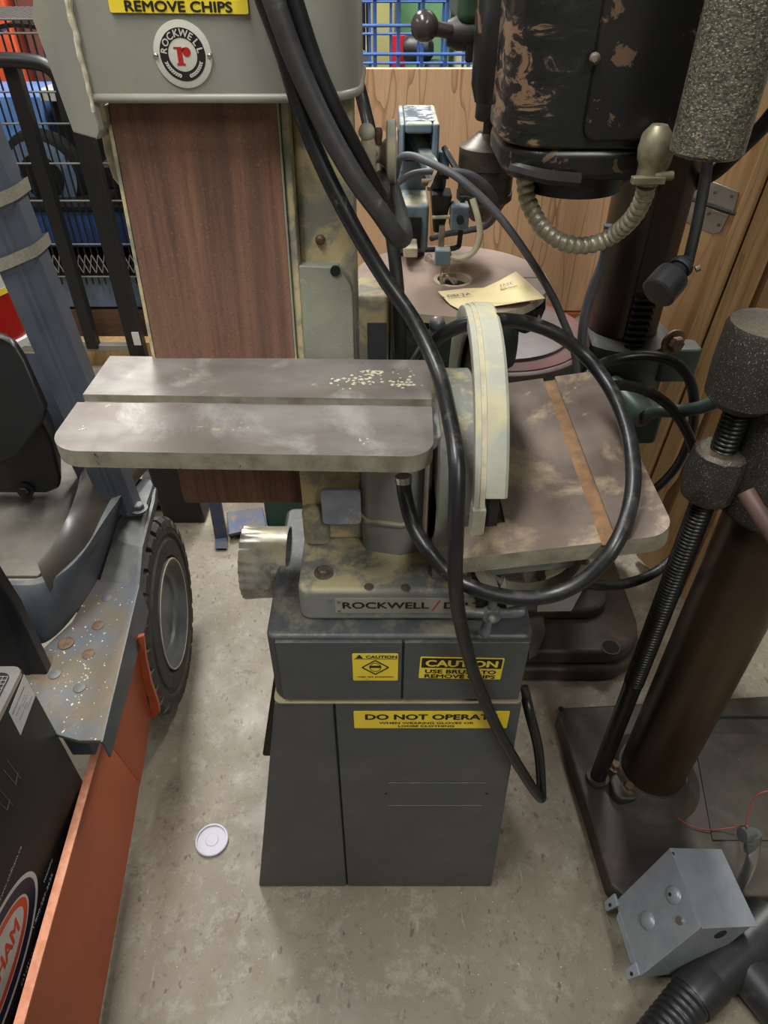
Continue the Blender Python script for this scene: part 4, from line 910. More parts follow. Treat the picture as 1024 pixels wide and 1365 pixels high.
cord('saw_cord', 'dark cord looping right of the saw blade and back under the saw arm', 'cord', [(527, 246, 1.07), (550, 232, 1.05), (585, 228, 1.03), (625, 232, 1.02), (652, 252, 1.02), (662, 280, 1.04), (650, 300, 1.07), (625, 307, 1.09), (595, 312, 1.11), (575, 318, 1.13)], .0046, 'grey_cord')
rp = [at(x, y, z=z) for x, y, z in ((889, 1046, .086), (893, 1062, .078), (896, 1078, .060), (911, 1096, .054), (940, 1106, .053), (970, 1104, .060), (990, 1101, .085))] + [at(996, 1101, Y=.535)]
tag(obj('red_wire', MB().tube(rp, .0011, 6, 8), 'red_wire'), 'thin red wire curling over the dark base plate to the conduit elbow', 'wire')
cord('red_wire', 'short thin red wire arching from the conduit elbow out to the right', 'wire', [(995, 1100, .590), (1000, 1075, .61), (1012, 1058, .62), (1040, 1052, .62)], .0011, 'red_wire', 6)

# ================================================================== electrical box
EB = thing('electrical_box', 'light grey metal electrical box with knockouts lying tilted on the floor', 'box', (.47, .40, 0))
A0, A1 = at(852, 1303, z=.055), at(820, 1202, z=.055)
T0, T1 = at(935, 1236, z=.175), at(892, 1131, z=.175)
B0 = at(1005, 1233, z=.125); B1 = B0 + (T1 - T0)
C0 = A0 + (B0 - T0) ; C1 = A1 + (B1 - T1)
C0.z = max(C0.z, .004); C1.z = max(C1.z, .052)
obj('box_shell', MB().hexa([A0, C0, C1, A1], [T0, B0, B1, T1]), 'box_grey', EB, bevel=.0015)
nA = (T0 - A0).cross(A1 - A0).normalized(); nA = nA if nA.x < 0 else -nA
nB = (B0 - T0).cross(T1 - T0).normalized(); nB = nB if nB.z > 0 else -nB
nC = (B0 - T0).cross(A0 - T0).normalized(); nC = nC if nC.y < 0 else -nC
u, w = (T0 - A0), (A1 - A0)
obj('lid', MB().slab([T0 + nC * .003 + nA * .001, B0 + nC * .003 + (B0 - T0) * .04, B1 + (B0 - T0) * .04, T1 + nA * .001], nB * .0022), 'box_grey', EB, bevel=.0006)
def disc_on(p, n_, r, h, m, name, par, prof=None):
    return obj(name, MB().lathe(prof or [(r, 0), (r, .7), (r * .9, 1)], p - n_ * .0008, p + n_ * h, 24), m, par)
def onA(f, g): return A0 + u * f + w * g
def pA(x, y): return hitplane(x, y, A0, nA)
kq = pA(884, 1165); ka, kb = u.normalized(), nA.cross(u).normalized()
obj('knockout', MB().rings([[kq + (ka * math.cos(t) + kb * math.sin(t)) * q + nA * h for q, h in ((.0125, -.0003), (.0125, .0009), (.0112, .0009), (.0112, -.0003))] for t in [2 * PI * i / 28 for i in range(28)]], caps=False, closed=True), 'box_grey', EB)
for f, g, hl in ((898, 1193, 1), (863, 1227, 0)):
    k = disc_on(pA(f, g), nA, .014, .005, 'box_grey', 'knockout_dimple', EB, [(.015, 0), (.0135, .5), (.009, 1)])
    disc_on(pA(f - 2, g) + nA * .0045, nA, .003, .001, 'box_inside' if hl else 'box_grey', 'hole', k)
disc_on(pA(907, 1227), nA, .0062, .004, 'bright_steel', 'lid_screw', EB)
disc_on(pA(897, 1138), nA, .0028, .0012, 'box_inside', 'corner_hole', EB)
p = T0.lerp(B0, .55).lerp(A0.lerp(C0, .55), .16)
o_ = obj('front_hole', MB().lathe([(.0105, 0), (.0105, 1)], p - nC * .001, p + nC * .0012, 24, sx=1.0), 'box_inside', EB)
wn = w.normalized(); un = u.normalized()
for g in (-.01, .90):
    q = A0 + w * g
    e = obj('mounting_ear', MB().slab([q + un * .008, q + un * .008 + wn * .020, q - un * .016 + wn * .018 + nA * .004, q - un * .018 + wn * .004 + nA * .004], nA * .006), 'box_grey', EB, bevel=.0015)
    disc_on(q - un * .006 + wn * .008 + nA * .0072, nA, .0032, .0016, 'box_inside', 'slot', e)
obj('back_flange', MB().slab([A0 + un * .003 + wn * .018, A0 + un * .003 + wn * .095, A0 - un * .006 + wn * .090, A0 - un * .006 + wn * .022], nA * .002), 'box_grey', EB)
eb = [at(x, y, Y=Y) for x, y, Y in ((975, 1195, .50), (990, 1175, .50), (1001, 1150, .51), (1005, 1128, .525), (1003, 1114, .535))]
tag(obj('conduit_elbow', MB().tube(eb, .0095, 16, 6), 'bright_steel'), 'silver conduit elbow rising behind the grey electrical box', 'pipe')
el = obj('elbow_fitting', MB().lathe([(.0125, 0), (.0125, .5), (.014, .55), (.014, 1)], eb[3] - V(0, .002, .012), eb[4] + V(0, .003, .004), 20), 'elbow_grey', bpy.data.objects['conduit_elbow'])
obj('elbow_mouth', MB().lathe([(.011, 0), (.0125, .5), (.0120, 1)], eb[4] + V(.002, .003, .002), eb[4] + V(-.020, -.002, .006), 18), 'elbow_grey', bpy.data.objects['conduit_elbow'])

# black dust hose and fitting at the lower right corner
HS = thing('dust_hose', 'black corrugated dust hose with wye fitting at the lower right corner', 'hose', (.50, .28, 0))
pa, pb = at(870, 1395, z=.030), at(925, 1325, z=.036)
Pp = resample([pa + (pa - pb) * 1.2, pa, pb], .0012)
obj('corrugated_hose', MB().tube(Pp, .03, 24, rfun=lambda L, t: .0315 + .0022 * abs(math.sin(L * PI / .0115)), smooth=False), 'plastic_black', HS)
pd = at(985, 1268, z=.045)
obj('fitting_cuff', MB().lathe([(.036, 0), (.0375, .1), (.037, 1)], pb - (pb - pa).normalized() * .01, pb.lerp(pd, .35), 32), 'plastic_black', HS)
obj('wye_body', MB().lathe([(.035, 0), (.041, .5), (.043, 1)], pb.lerp(pd, .3), pd + (pd - pb).normalized() * .08, 32), 'plastic_black', HS)
obj('wye_branch', MB().lathe([(.034, 0), (.034, 1)], pb.lerp(pd, .9), at(1050, 1360, z=.036), 32), 'plastic_black', HS)

# ================================================================== small forklift at the left
FL = thing('forklift', 'grey and orange forklift corner with black solid tyre left of the sander', 'forklift', (-.50, .80, 0))
# tyre and wheel (axle along X)
TY, TZ, TR, TX = .990, .208, .208, -.450
YAW = Matrix.Translation((TX, TY, 0)) @ Matrix.Rotation(math.radians(4.5), 4, 'Z') @ Matrix.Translation((-TX, -TY, 0))
def wl(prof, name, m, par, n=56, caps=True):
    mb = MB(); R = [[YAW @ V(x, TY + r * math.cos(2 * PI * j / n), TZ + r * math.sin(2 * PI * j / n)) for j in range(n)] for x, r in prof]
    return obj(name, mb.rings(R, caps), m, par, ang=30)
ty = wl([(TX - .13, .150), (TX - .13, .188), (TX - .12, .196), (TX - .012, .196), (TX - .002, .191), (TX, .180), (TX, .172), (TX - .004, .168), (TX - .004, .160), (TX, .156), (TX + .001, .125), (TX - .008, .118)], 'tyre', 'tyre_rubber', FL, caps=False)
NT_ = 26
for j in range(NT_):
    a0 = 2 * PI * j / NT_; a1 = a0 + 2 * PI / NT_ * .80
    def P_(x, r, a): return YAW @ V(x, TY + r * math.cos(a), TZ + r * math.sin(a))
    mb = MB().rings([[P_(TX - .062, .194, a0 - .05), P_(TX - .062, .194, a1 - .05), P_(TX - .062, TR, a1 - .055), P_(TX - .062, TR, a0 - .045)],
                     [P_(TX - .010, .193, a0), P_(TX - .010, .193, a1), P_(TX - .010, TR, a1 - .005), P_(TX - .010, TR, a0 + .005)],
                     [P_(TX + .0005, .184, a0 + .005), P_(TX + .0005, .184, a1 - .005), P_(TX - .002, .200, a1 - .012), P_(TX - .002, .200, a0 + .012)]])
    obj('tread_block', mb, 'tyre_rubber', ty, sm=False)
wl([(TX - .02, .118), (TX + .002, .118), (TX + .004, .113), (TX - .002, .108), (TX - .010, .100), (TX - .014, .082), (TX - .036, .070), (TX - .038, .03), (TX - .024, .028), (TX - .024, .001)], 'wheel_rim', 'vehicle_rim', FL)
mb = MB().rings([[YAW @ V(TX + dx, TY + q * math.cos(2 * PI * j / 56), TZ + q * math.sin(2 * PI * j / 56)) for dx, q in ((.003, .1185), (.0046, .1175), (.0046, .1155), (.003, .1145))] for j in range(56)], caps=False, closed=True)
obj('rim_edge', mb, 'cream_metal', FL)
for j in range(6):
    a = 2 * PI * j / 6 + .4; p = YAW @ V(TX - .037, TY + .052 * math.cos(a), TZ + .052 * math.sin(a)); obj('wheel_nut', MB().hexhead(p, (1, 0, 0), .010, .016), 'vehicle_rim', FL)
# step plate with edge lip
PZ = .43
pl = [at(x, y, z=PZ) for x, y in ((137, 987), (186, 778), (128, 772), (95, 830), (40, 880), (-30, 905), (-30, 940), (60, 975), (105, 987))]
pl[5:7] = [V(-.70, .68, PZ), V(-.60, .56, PZ)]
obj('step_plate', MB().slab([p - V(0, 0, .008) for p in pl], (0, 0, .008)), 'rusty_plate', FL, bevel=.0015)
q0, q1 = pl[0], pl[1]
obj('step_lip', MB().slab([q0 + V(.0005, -.002, 0), q1 + V(.0005, .0, 0), q1 + V(.002, -.002, -.072), q0 + V(.003, -.003, -.040)], (-.004, 0, -.001)), 'vehicle_grey', FL, bevel=.001)
for (x, y, r, h, m) in ((142, 797, .0085, .002, 'vehicle_rim'), (131, 834, .0100, .003, 'rust_bolt'), (118, 872, .0100, .003, 'rust_bolt'), (88, 858, .013, .005, 'rust_bolt'), (106, 917, .0095, .003, 'vehicle_grey'), (73, 899, .0095, .003, 'vehicle_grey')):
    p = at(x, y, z=PZ); obj('rivet', MB().lathe([(r, 0), (r, .5), (r * .7, 1)], p - V(0, 0, .0005), p + V(0, 0, h), 18), m, FL)
mb = MB(); random.seed(5)
for i in range(90):
    p = at(random.gauss(112, 22), random.gauss(905, 30), z=PZ)
    if p.x > -.46 or p.y > .9: continue
    r = random.uniform(.0008, .0022); mb.hexa([p + V(r, 0, 0), p + V(0, r, 0), p + V(-r, 0, 0), p + V(0, -r, 0)], [p + V(r * .6, 0, r * .4), p + V(0, r * .6, r * .4), p + V(-r * .6, 0, r * .4), p + V(0, -r * .6, r * .4)])
o = obj('metal_chips', mb, 'caulk', FL, sm=False); o['kind'] = 'stuff'
# sloped bracket up to the post foot
s0, s1 = at(186, 779, z=PZ), at(133, 775, z=PZ)
PF = .505
m0, m1, m2, m3 = at(190, 700, z=PF), at(207, 655, z=PF), at(160, 640, z=PF), at(150, 690, z=PF)
k0, k1 = at(190, 730, z=.47), at(150, 720, z=.47)
obj('sloped_bracket', MB().slab([s0, k0, k1, s1], (0, .006, -.008)), 'vehicle_grey', FL)
obj('sloped_bracket', MB().slab([k0, at(206, 668, z=PF), at(208, 650, z=PF), m2, m3, k1], (0, .004, -.010)), 'vehicle_grey', FL)
obj('bracket_side', MB().slab([s0, at(190, 730, z=.47), at(206, 668, z=PF), at(208, 650, z=PF), at(211, 668, z=.485), at(194, 735, z=.452), at(188, 790, z=.412)], (-.006, 0, 0)), 'vehicle_grey', FL)
fm = [at(x, y, z=PF + .002) for x, y in ((163, 690), (188, 688), (194, 683), (205, 650), (202, 643), (160, 640), (152, 665))]
obj('foot_plate', MB().slab(fm, (0, 0, .008)), 'vehicle_grey', FL, bevel=.002)
p = at(186, 679, z=PF + .010); obj('foot_bolt', MB().hexhead(p, (0, 0, 1), .010, .013), 'vehicle_grey', FL)
# roof post: channel section leaning slightly
b0 = at(164, 678, z=PF + .01); t0 = at(12, 303, Y=.955); t0 = b0 + (t0 - b0) * 1.5
def post_ring(c, s=1.0):
    sec = [(-.034, -.020), (-.028, -.030), (-.004, -.030), (.002, -.024), (.006, -.024), (.012, -.018), (.030, -.018), (.034, -.010), (.034, .03), (-.034, .03)]
    return [c + V(x * s, y * s, 0) for x, y in sec]
post = obj('roof_post', MB().rings([post_ring(b0, .80), post_ring(b0.lerp(t0, .35), .84), post_ring(t0, .88)]), 'post_blue_grey', FL, ang=25, bevel=.003)
for (x, y) in ((36, 264), (52, 338)):
    pc_ = at(x - 32, y, Y=.955); f = (pc_.z - b0.z) / (t0.z - b0.z); c = b0.lerp(t0, f)
    R = [[c + V(px * .94, py * .98, dz + px * .30) for px, py in [(-.034, -.024), (-.028, -.032), (-.004, -.032), (.012, -.026), (.032, -.020), (.036, -.010), (.036, .031), (-.034, .031)]] for dz in (-.008, .008)]
    obj('strap', MB().rings(R, caps=False), 'strap_beige', post, ang=60)
# second flat rail beside the post
obj('rear_rail', MB().hexa([at(105, 640, Y=1.02), at(150, 640, Y=1.02), at(150, 640, Y=1.04), at(105, 640, Y=1.04)], [at(22, 470, Y=1.04), at(62, 470, Y=1.04), at(62, 470, Y=1.06), at(22, 470, Y=1.06)]), 'post_blue_grey', FL, bevel=.002)
# curved fairing round the foot well
top = [at(x, y, z=z) for x, y, z in ((176, 640, .56), (140, 692, .555), (112, 735, .55), (85, 762, .545), (52, 778, .54), (20, 780, .54), (-30, 780, .54))]
bot = [at(x, y, z=PZ) for x, y in ((176, 690), (150, 735), (125, 782), (96, 824), (68, 852), (45, 858), (-10, 850))]
T_, B_ = smooth_path(top, 6), smooth_path(bot, 6)
n_ = min(len(T_), len(B_)); R = []
for i in range(n_):
    t_, b_ = T_[i], B_[i]; mid = t_.lerp(b_, .5) + V(.006, -.012, .012); inn = V(-.012, .010, 0)
    R.append([b_, mid, t_ + V(.0, -.003, -.004), t_, t_ + inn, b_ + inn * 2])
obj('foot_well_fairing', MB().rings(R), 'vehicle_grey', FL, ang=50)
fl = [at(x, y, z=.525) for x, y in ((52, 772), (100, 728), (112, 700), (120, 640), (60, 600), (-60, 600), (-60, 772))]
obj('floor_mat', MB().slab(fl, (0, 0, .008)), 'floor_mat', FL, bevel=.002)
ia = [at(x, y, z=.533) for x, y in ((58, 770), (92, 728), (103, 690), (112, 640), (118, 600))]
ib = [at(x, y, z=.548) for x, y in ((60, 776), (112, 733), (142, 688), (176, 636), (205, 600))]
R = []
for a_, b_ in zip(smooth_path(ia, 6), smooth_path(ib, 6)):
    d = b_ - a_; f = min(1, d.length / .05)
    R.append([a_, a_ + d * .08 + V(0, 0, .035 * f), a_ + d * .25 + V(0, 0, .052 * f), a_ + d * .55 + V(0, 0, .040 * f), b_ + V(0, 0, .004), b_ - V(0, 0, .02), a_ - V(0, 0, .01)])
obj('inner_fender', MB().rings(R), 'inner_fender', FL, ang=60)
# black seat shell and box behind it
s = [at(x, y, Y=Y) for x, y, Y in ((-40, 440, .93), (0, 452, .93), (18, 458, .92), (32, 480, .91), (62, 545, .89), (60, 560, .885), (24, 612, .87), (-40, 640, .86))]
obj('seat_shell', MB().slab(s, (-.004, .02, .0)), 'black_plastic', FL, bevel=.008, seg=3)
s = [at(x, y, Y=Y) for x, y, Y in ((-40, 600, .94), (24, 600, .94), (55, 560, .94), (70, 590, .94), (82, 640, .94), (80, 652, .94), (62, 659, .94), (-40, 659, .94))]
obj('seat_base', MB().slab(s, (-.03, .08, .0)), 'black_plastic', FL, bevel=.008, seg=3)
p = at(34, 654, Y=.935); obj('seat_bolt', MB().hexhead(p, (0, -1, .2), .009, .008), 'black_plastic', FL)
# orange skirt
def sk(Y, z): return V(-.435 - .102 * (Y - .30), Y, z)
so = [sk(.02, .04), sk(.60, .045), sk(.865, .05), sk(.895, .12), sk(.925, .20), sk(.90, .262), sk(.60, .292), sk(.646, .283), sk(.236, .325), sk(.02, .345)]
so = [sk(.02, .04), sk(.60, .045), sk(.690, .05), sk(.646, .290), sk(.236, .325), sk(.02, .345)]
side = obj('orange_skirt', MB().slab(so, (-.012, 0, 0)), 'orange_paint', FL, bevel=.002)
obj('skirt_edge', MB().slab([sk(.02, .346), sk(.236, .326), sk(.640, .291), sk(.640, .288), sk(.236, .323), sk(.02, .343)], (-.0125, 0, .0)), 'orange_edge', FL)
fo = [at(x, y, Y=Y) for x, y, Y in ((191, 848, .765), (195, 880, .77), (202, 912, .775), (211, 938, .78), (213, 950, .78), (206, 957, .782))]
fi = [at(x, y, Y=Y) for x, y, Y in ((183, 850, .770), (186, 882, .775), (192, 915, .78), (199, 942, .785), (202, 955, .786), (200, 960, .786))]
sa = [sk(.646, .288).lerp(sk(.690, .05), i / 5) for i in range(6)]
obj('skirt_end', MB().rings([[a, a + V(-.010, .006, 0), b + V(-.008, .008, 0), b] for a, b in zip(sa, fi)]), 'orange_paint', FL)
obj('skirt_flange', MB().rings([[a, a + V(0, .008, 0), b + V(0, .008, 0), b] for a, b in zip(fo, fi)]), 'orange_paint', FL, bevel=.001)
# black uprights beside the battery
def vb(pts, Y, th): return MB().slab([at(x, y, Y=Y) for x, y in pts], (0, th, 0))
wd_ = [at(x, y, X=-.53) for x, y in ((-30, 755), (0, 778), (28, 815), (73, 922), (52, 925), (30, 925), (-30, 880))]
obj('battery_stop', MB().slab([at(-20, 745, Y=.68), at(0, 778, Y=.68), at(22, 812, Y=.68), at(74, 923, Y=.66), at(50, 926, Y=.66), at(20, 960, Y=.66), at(-20, 960, Y=.66)], (0, .02, 0)), 'black_plastic', FL, bevel=.003)
a_, b_, c_, d_ = at(58, 936, z=.40), at(92, 934, z=.40), at(98, 940, z=.40), at(96, 928, z=.40)
obj('battery_tab', MB().hexa([V(-.500, .597, .31), V(-.462, .597, .31), V(-.462, .625, .31), V(-.500, .625, .31)], [V(-.505, .600, .382), V(-.468, .600, .382), V(-.468, .622, .382), V(-.505, .622, .382)]), 'vehicle_grey', FL, bevel=.002)

# ================================================================== battery case with printed side
BB = thing('battery_charger_case', 'tall black case with silver top rim and oval orange and blue logo', 'case', (-.60, .35, .04))
obj('case_body', MB().prism(rrect(-.76, -.474, .06, .562, .004, 3), 'z', .045, .580), 'battery_black', BB, bevel=.002)
mb = MB(); R_ = []
for q, z in ((0, .576), (0, .5835), (.010, .5835), (.010, .576)): R_.append(rrect(-.761 + q, -.473 - q, .059 + q, .563 - q, .012, 4))
R_ = [[V(x, y, z) for x, y in r] for r, z in zip(R_, (.576, .5835, .5835, .576))]
obj('top_rim', MB().rings([[r[i] for r in R_] for i in range(len(R_[0]))], caps=False, closed=True), 'bright_steel', BB)
gr = MB()
for i in range(14): gr.box(-.74, -.488, .548 - i * .006, .5488 - i * .006, .5805, .5815)
for i in range(40): gr.box(-.488 - i * .006, -.4872 - i * .006, .468, .549, .5806, .5816)
o = obj('vent_mesh', gr, 'wire_light', BB, sm=False); o['kind'] = 'stuff'
obj('clear_cover', MB().prism(rrect(-.74, -.497, .10, .500, .012), 'z', .5802, .588), 'lid_plastic', BB, bevel=.003)
FB = frame((-.474, .27, .343), (0, 1, 0), (0, 0, 1))       # x runs away from the viewer, y up, facing +X
def ell(name, a, b, a1, b1, m, lift):
    mb = MB(); mb.rings([[FB @ V(r[0] * math.cos(t), r[1] * math.sin(t), z) for r, z in (((a, b), 0), ((a, b), lift), ((a1, b1), lift), ((a1, b1), 0))] for t in [2 * PI * i / 72 for i in range(72)]], caps=False, closed=True)
    return obj(name, mb, m, BB, sm=False)
ell('logo_white_ring', .132, .0640, .125, .0590, 'label_white', .0004)
ell('logo_navy_ring', .125, .0590, .1045, .0450, 'navy_ink', .0004)
ell('logo_white_line', .1045, .0450, .1010, .0425, 'label_white', .0004)
ell('logo_orange_ring', .1010, .0425, .0900, .0330, 'orange_ink', .0004)
obj('logo_field', MB().prism([(.0900 * math.cos(2 * PI * i / 48), .0330 * math.sin(2 * PI * i / 48)) for i in range(48)], 'z', 0, .0004, FB), 'label_white', BB, sm=False)
lettering(BB, [('OLDHAM', .012, -.003, .031, dict(width=.124, bold=.035, shear=.25))], 'orange_ink', FB, 'logo_lettering', .0006)
lettering(BB, [('www.oldham.ca', .105, .064, .0075, dict(width=.07))], 'label_white', FB, 'lettering', .0003)
lettering(BB, [('oldham.ca', .06, -.075, .011, dict(width=.075)), ('1-800-287-2625', .118, -.052, .0075, dict(width=.07)), ('TORONTO', .150, -.036, .006, dict(width=.032))], 'bg_white', FB, 'lettering', .0003)
q = [(561, .5725), (562, .528), (503, .521), (505, .566)]
lab = obj('rating_label', MB().slab([V(-.4742, .5585, .5725), V(-.4742, .5585, .526), V(-.4742, .502, .519), V(-.4742, .505, .566)], (.0006, 0, 0)), 'label_white', BB, sm=False)
FLb = frame((-.4734, .531, .546), (0, 1, .08), (0, 0, 1))
lettering(lab, [('BATTERY CHARGER', -.002, .013, .0042, dict(width=.040)), ('IN 120 V  12 A', -.004, .004, .0032, dict(width=.030)), ('OUT 24 V', .006, -.002, .0032, dict(width=.018)), ('SERIAL 2625', -.006, -.008, .0032, dict(width=.026)), ('CAUTION', .010, -.014, .0032, dict(width=.018))], 'ink_black', FLb, lift=.0)
mb = MB()
for y0_, z0_, y1_, z1_ in ((.420, .505, .424, .475), (.432, .510, .434, .468), (.424, .475, .436, .480), (.452, .520, .455, .480), (.464, .524, .466, .474), (.455, .481, .468, .488)):
    mb.tube([V(-.4738, y0_, z0_), V(-.4738, y1_, z1_)], .0006, 5, smooth=False)
obj('chalk_mark', mb, 'vehicle_rim', BB)

# ================================================================== fire extinguisher
ex0 = at(-2, 452, Y=1.10); EX = thing('fire_extinguisher', 'red extinguisher with white label and yellow band strapped behind the roof post', 'extinguisher', tuple(ex0))
ex0 = at(-6, 448, Y=1.08); EX.location = ex0
obj('cylinder', MB().lathe([(.050, 0), (.058, .02), (.060, .06), (.060, .90), (.04, .97), (.015, 1)], ex0, ex0 + V(0, 0, .36), 36), 'red_paint', EX)
obj('label', MB().lathe([(.0604, 0), (.0604, 1)], ex0 + V(0, 0, .093), ex0 + V(0, 0, .24), 36), 'label_white', EX)
obj('yellow_band', MB().lathe([(.0607, 0), (.0607, 1)], ex0 + V(0, 0, .083), ex0 + V(0, 0, .093), 36), 'sticker_yellow', EX)
obj('base_ring', MB().lathe([(.059, 0), (.064, .1), (.064, .9), (.059, 1)], ex0 - V(0, 0, .006), ex0 + V(0, 0, .008), 36), 'label_white', EX)

# ================================================================== black steel frame cart
CF = thing('cart_frame', 'black painted steel frame with curved top tube standing before the wire shelving', 'frame', (-1.02, 2.38, 0))
obj('top_tube', MB().tube([at(x, y, Y=2.34) for x, y in ((-60, 82), (0, 80), (40, 82), (62, 88), (78, 104), (86, 128), (92, 160))], .020, 12, 6), 'black_plastic', CF)
obj('upright', MB().box(-1.108, -1.066, 2.36, 2.40, .13, 1.04), 'black_wire', CF, bevel=.004)
obj('upright', MB().box(-.955, -.895, 2.36, 2.40, .04, 1.00), 'black_wire', CF, bevel=.004)
obj('bottom_rail', MB().box(-1.40, -.90, 2.375, 2.405, .115, .14), 'wire_light', CF, bevel=.003)
obj('caster', MB().cyl((-.93, 2.33, .05), (-.89, 2.33, .05), .05, n=24), 'black_plastic', CF)
obj('tag_label', MB().box(-.925, -.900, 2.355, 2.3595, .15, .20), 'label_white', CF)

# ================================================================== wire shelving with grid sides
WS = thing('wire_shelving', 'tall black wire shelving unit with close vertical wires behind the forklift post', 'shelving', (-1.15, 2.6, 0))
WX0, WX1, WY = -1.62, -.70, 2.56
for i in range(40):
    x = WX0 + i * (WX1 - WX0) / 39; obj('wire', MB().cyl((x, WY, .30), (x, WY, 1.12), .0034, n=5), 'black_wire', WS)
for z in (1.12, 1.085, 1.02, .93, .84, .72, .60, .45, .33): obj('cross_wire', MB().cyl((WX0, WY - .004, z), (WX1, WY - .004, z), .0035, n=6), 'wire_mid', WS)
mb = MB()
for i in range(46): x = WX0 + i * (WX1 - WX0) / 45; mb.cyl((x, WY, 1.12), (x, WY + .45, 1.12), .003, n=5)
o = obj('top_shelf_wires', mb, 'wire_mid', WS, sm=False); o['kind'] = 'stuff'
for x in (WX0, WX1): 
    for y in (WY, WY + .45): obj('corner_post', MB().cyl((x, y, 0), (x, y, 1.30), .013, n=14), 'black_wire', WS)
obj('lower_shelf', MB().box(WX0, WX1, WY + .01, WY + .45, .33, .345), 'black_wire', WS)
obj('middle_shelf', MB().box(WX0, WX1, WY + .02, WY + .45, .56, .572), 'black_wire', WS)
mb = MB()
for i in range(40): x = WX0 + i * (WX1 - WX0) / 39; mb.cyl((x, WY - .003, .345), (x + .022, WY - .003, .41), .0022, n=5); mb.cyl((x + .022, WY - .003, .345), (x, WY - .003, .41), .0022, n=5)
o = obj('shelf_truss', mb, 'wire_light', WS, sm=False); o['kind'] = 'stuff'
# things on the shelving
wc = V(-1.25, 2.80, .86)
def shelf_wheel(c, R):
    t = thing('spare_wheel', 'small wheel with blue grey rim and black tyre on the wire shelving', 'wheel', tuple(c))
    obj('tyre', MB().lathe([(R * .80, 0), (R * .97, .15), (R, .5), (R * .97, .85), (R * .80, 1)], c + V(0, -.03, 0), c + V(0, .04, 0), 40), 'black_plastic', t)
    obj('rim', MB().lathe([(R * .78, 0), (R * .80, .5), (R * .50, 1)], c + V(0, -.028, 0), c + V(0, -.042, 0), 40), 'rim_blue_grey', t)
    obj('rim_centre', MB().lathe([(R * .52, 0), (R * .50, 1)], c + V(0, -.040, 0), c + V(0, -.046, 0), 30), 'black_plastic', t)
    obj('hub', MB().lathe([(R * .16, 0), (R * .14, 1)], c + V(0, -.046, 0), c + V(0, -.062, 0), 18), 'dark_metal', t)
c = at(62, 232, Y=2.74); shelf_wheel(c, .15)
c = V(c.x + .0, 2.82, c.z)
tag(obj('black_fender', MB().rings([[V(at(70, 175, Y=2.74).x + r * math.cos(a), y, .99 + r * .55 * math.sin(a)) for r, y in ((.20, 2.68), (.20, 2.86), (.18, 2.86), (.18, 2.68))] for a in [math.radians(q) for q in range(0, 181, 12)]]), 'black_plastic'), 'black curved fender arching above the spare wheel', 'fender')
tag(obj('blue_crate', MB().hexa([V(-1.50, 2.62, .415), V(-.74, 2.62, .415), V(-.74, 2.98, .415), V(-1.50, 2.98, .415)], [V(-1.52, 2.60, .555), V(-.72, 2.60, .555), V(-.72, 3.0, .555), V(-1.52, 3.0, .555)]), 'blue_plastic', bevel=.008), 'dark blue plastic crate inside the wire shelving', 'crate')
tag(obj('black_tray', MB().hexa([V(-.98, 2.62, .62), V(-.74, 2.62, .62), V(-.74, 2.98, .62), V(-.98, 2.98, .62)], [V(-1.0, 2.60, .70), V(-.72, 2.60, .70), V(-.72, 3.0, .70), V(-1.0, 3.0, .70)]), 'black_plastic', bevel=.008), 'black plastic tray above the dark blue crate', 'tray')
tag(obj('blue_tote', MB().hexa([V(-1.45, 2.62, .18), V(-.76, 2.62, .18), V(-.76, 2.95, .18), V(-1.45, 2.95, .18)], [V(-1.47, 2.60, .318), V(-.74, 2.60, .318), V(-.74, 2.98, .318), V(-1.47, 2.98, .318)]), 'rim_blue_grey', bevel=.008), 'pale blue tote on the bottom of the wire shelving', 'tote')
tag(obj('timber_block', MB().box(-1.50, -.72, 2.62, 2.95, .02, .17), 'brown_wood', bevel=.003), 'dark brown timber block below the pale blue tote', 'timber')
tag(obj('timber_rail', MB().box(-1.55, -.70, 2.48, 2.535, .0, .10), 'timber', bevel=.002), 'long pale timber rail on the floor before the shelving', 'timber')
tag(obj('blue_carton', MB().box(-1.95, -1.32, 3.05, 3.40, .45, .84), 'light_blue', bevel=.004), 'bright blue carton behind the wire shelving', 'carton')
tag(obj('white_sheet', MB().slab([V(-1.26, 3.05, .872), V(-1.06, 3.05, .872), V(-1.03, 3.26, .90), V(-1.10, 3.40, .95), V(-1.24, 3.38, .91)], (0, 0, .02)), 'bg_white', bevel=.002), 'crumpled white sheet behind the wire shelving top', 'sheet')
tag(obj('grey_workbench', MB().box(-1.30, -.62, 3.0, 3.45, .83, .87), 'label_white', bevel=.004), 'pale bench top behind the wire shelving', 'bench')
tag(obj('bench_cabinet', MB().box(-1.28, -.64, 3.03, 3.43, .0, .828), 'black_plastic', bevel=.004), 'black cabinet under the pale bench top', 'cabinet')
tag(obj('blue_motor', MB().cyl((-.92, 3.05, .87 + .05), (-.92, 3.17, .87 + .05), .05, n=20), 'black_plastic'), 'small black motor on the pale bench top', 'motor')
for i, (x, w_, h, m_, nm) in enumerate(((-1.98, .16, 1.30, 'bg_orange', 'orange'), (-1.76, .16, 1.26, 'bg_orange', 'darker orange'), (-1.55, .22, 1.22, 'bg_brown', 'dull brown'), (-1.27, .10, 1.30, 'bg_olive', 'olive'), (-1.12, .12, 1.24, 'bg_brown', 'narrow brown'))):
    tag(obj('steel_post', MB().prism(rrect(x, x + w_, 3.6, 3.72, .01, 3), 'z', 0, h + .6), m_, bevel=.004), nm + ' steel post standing behind the shelving at upper left', 'post')

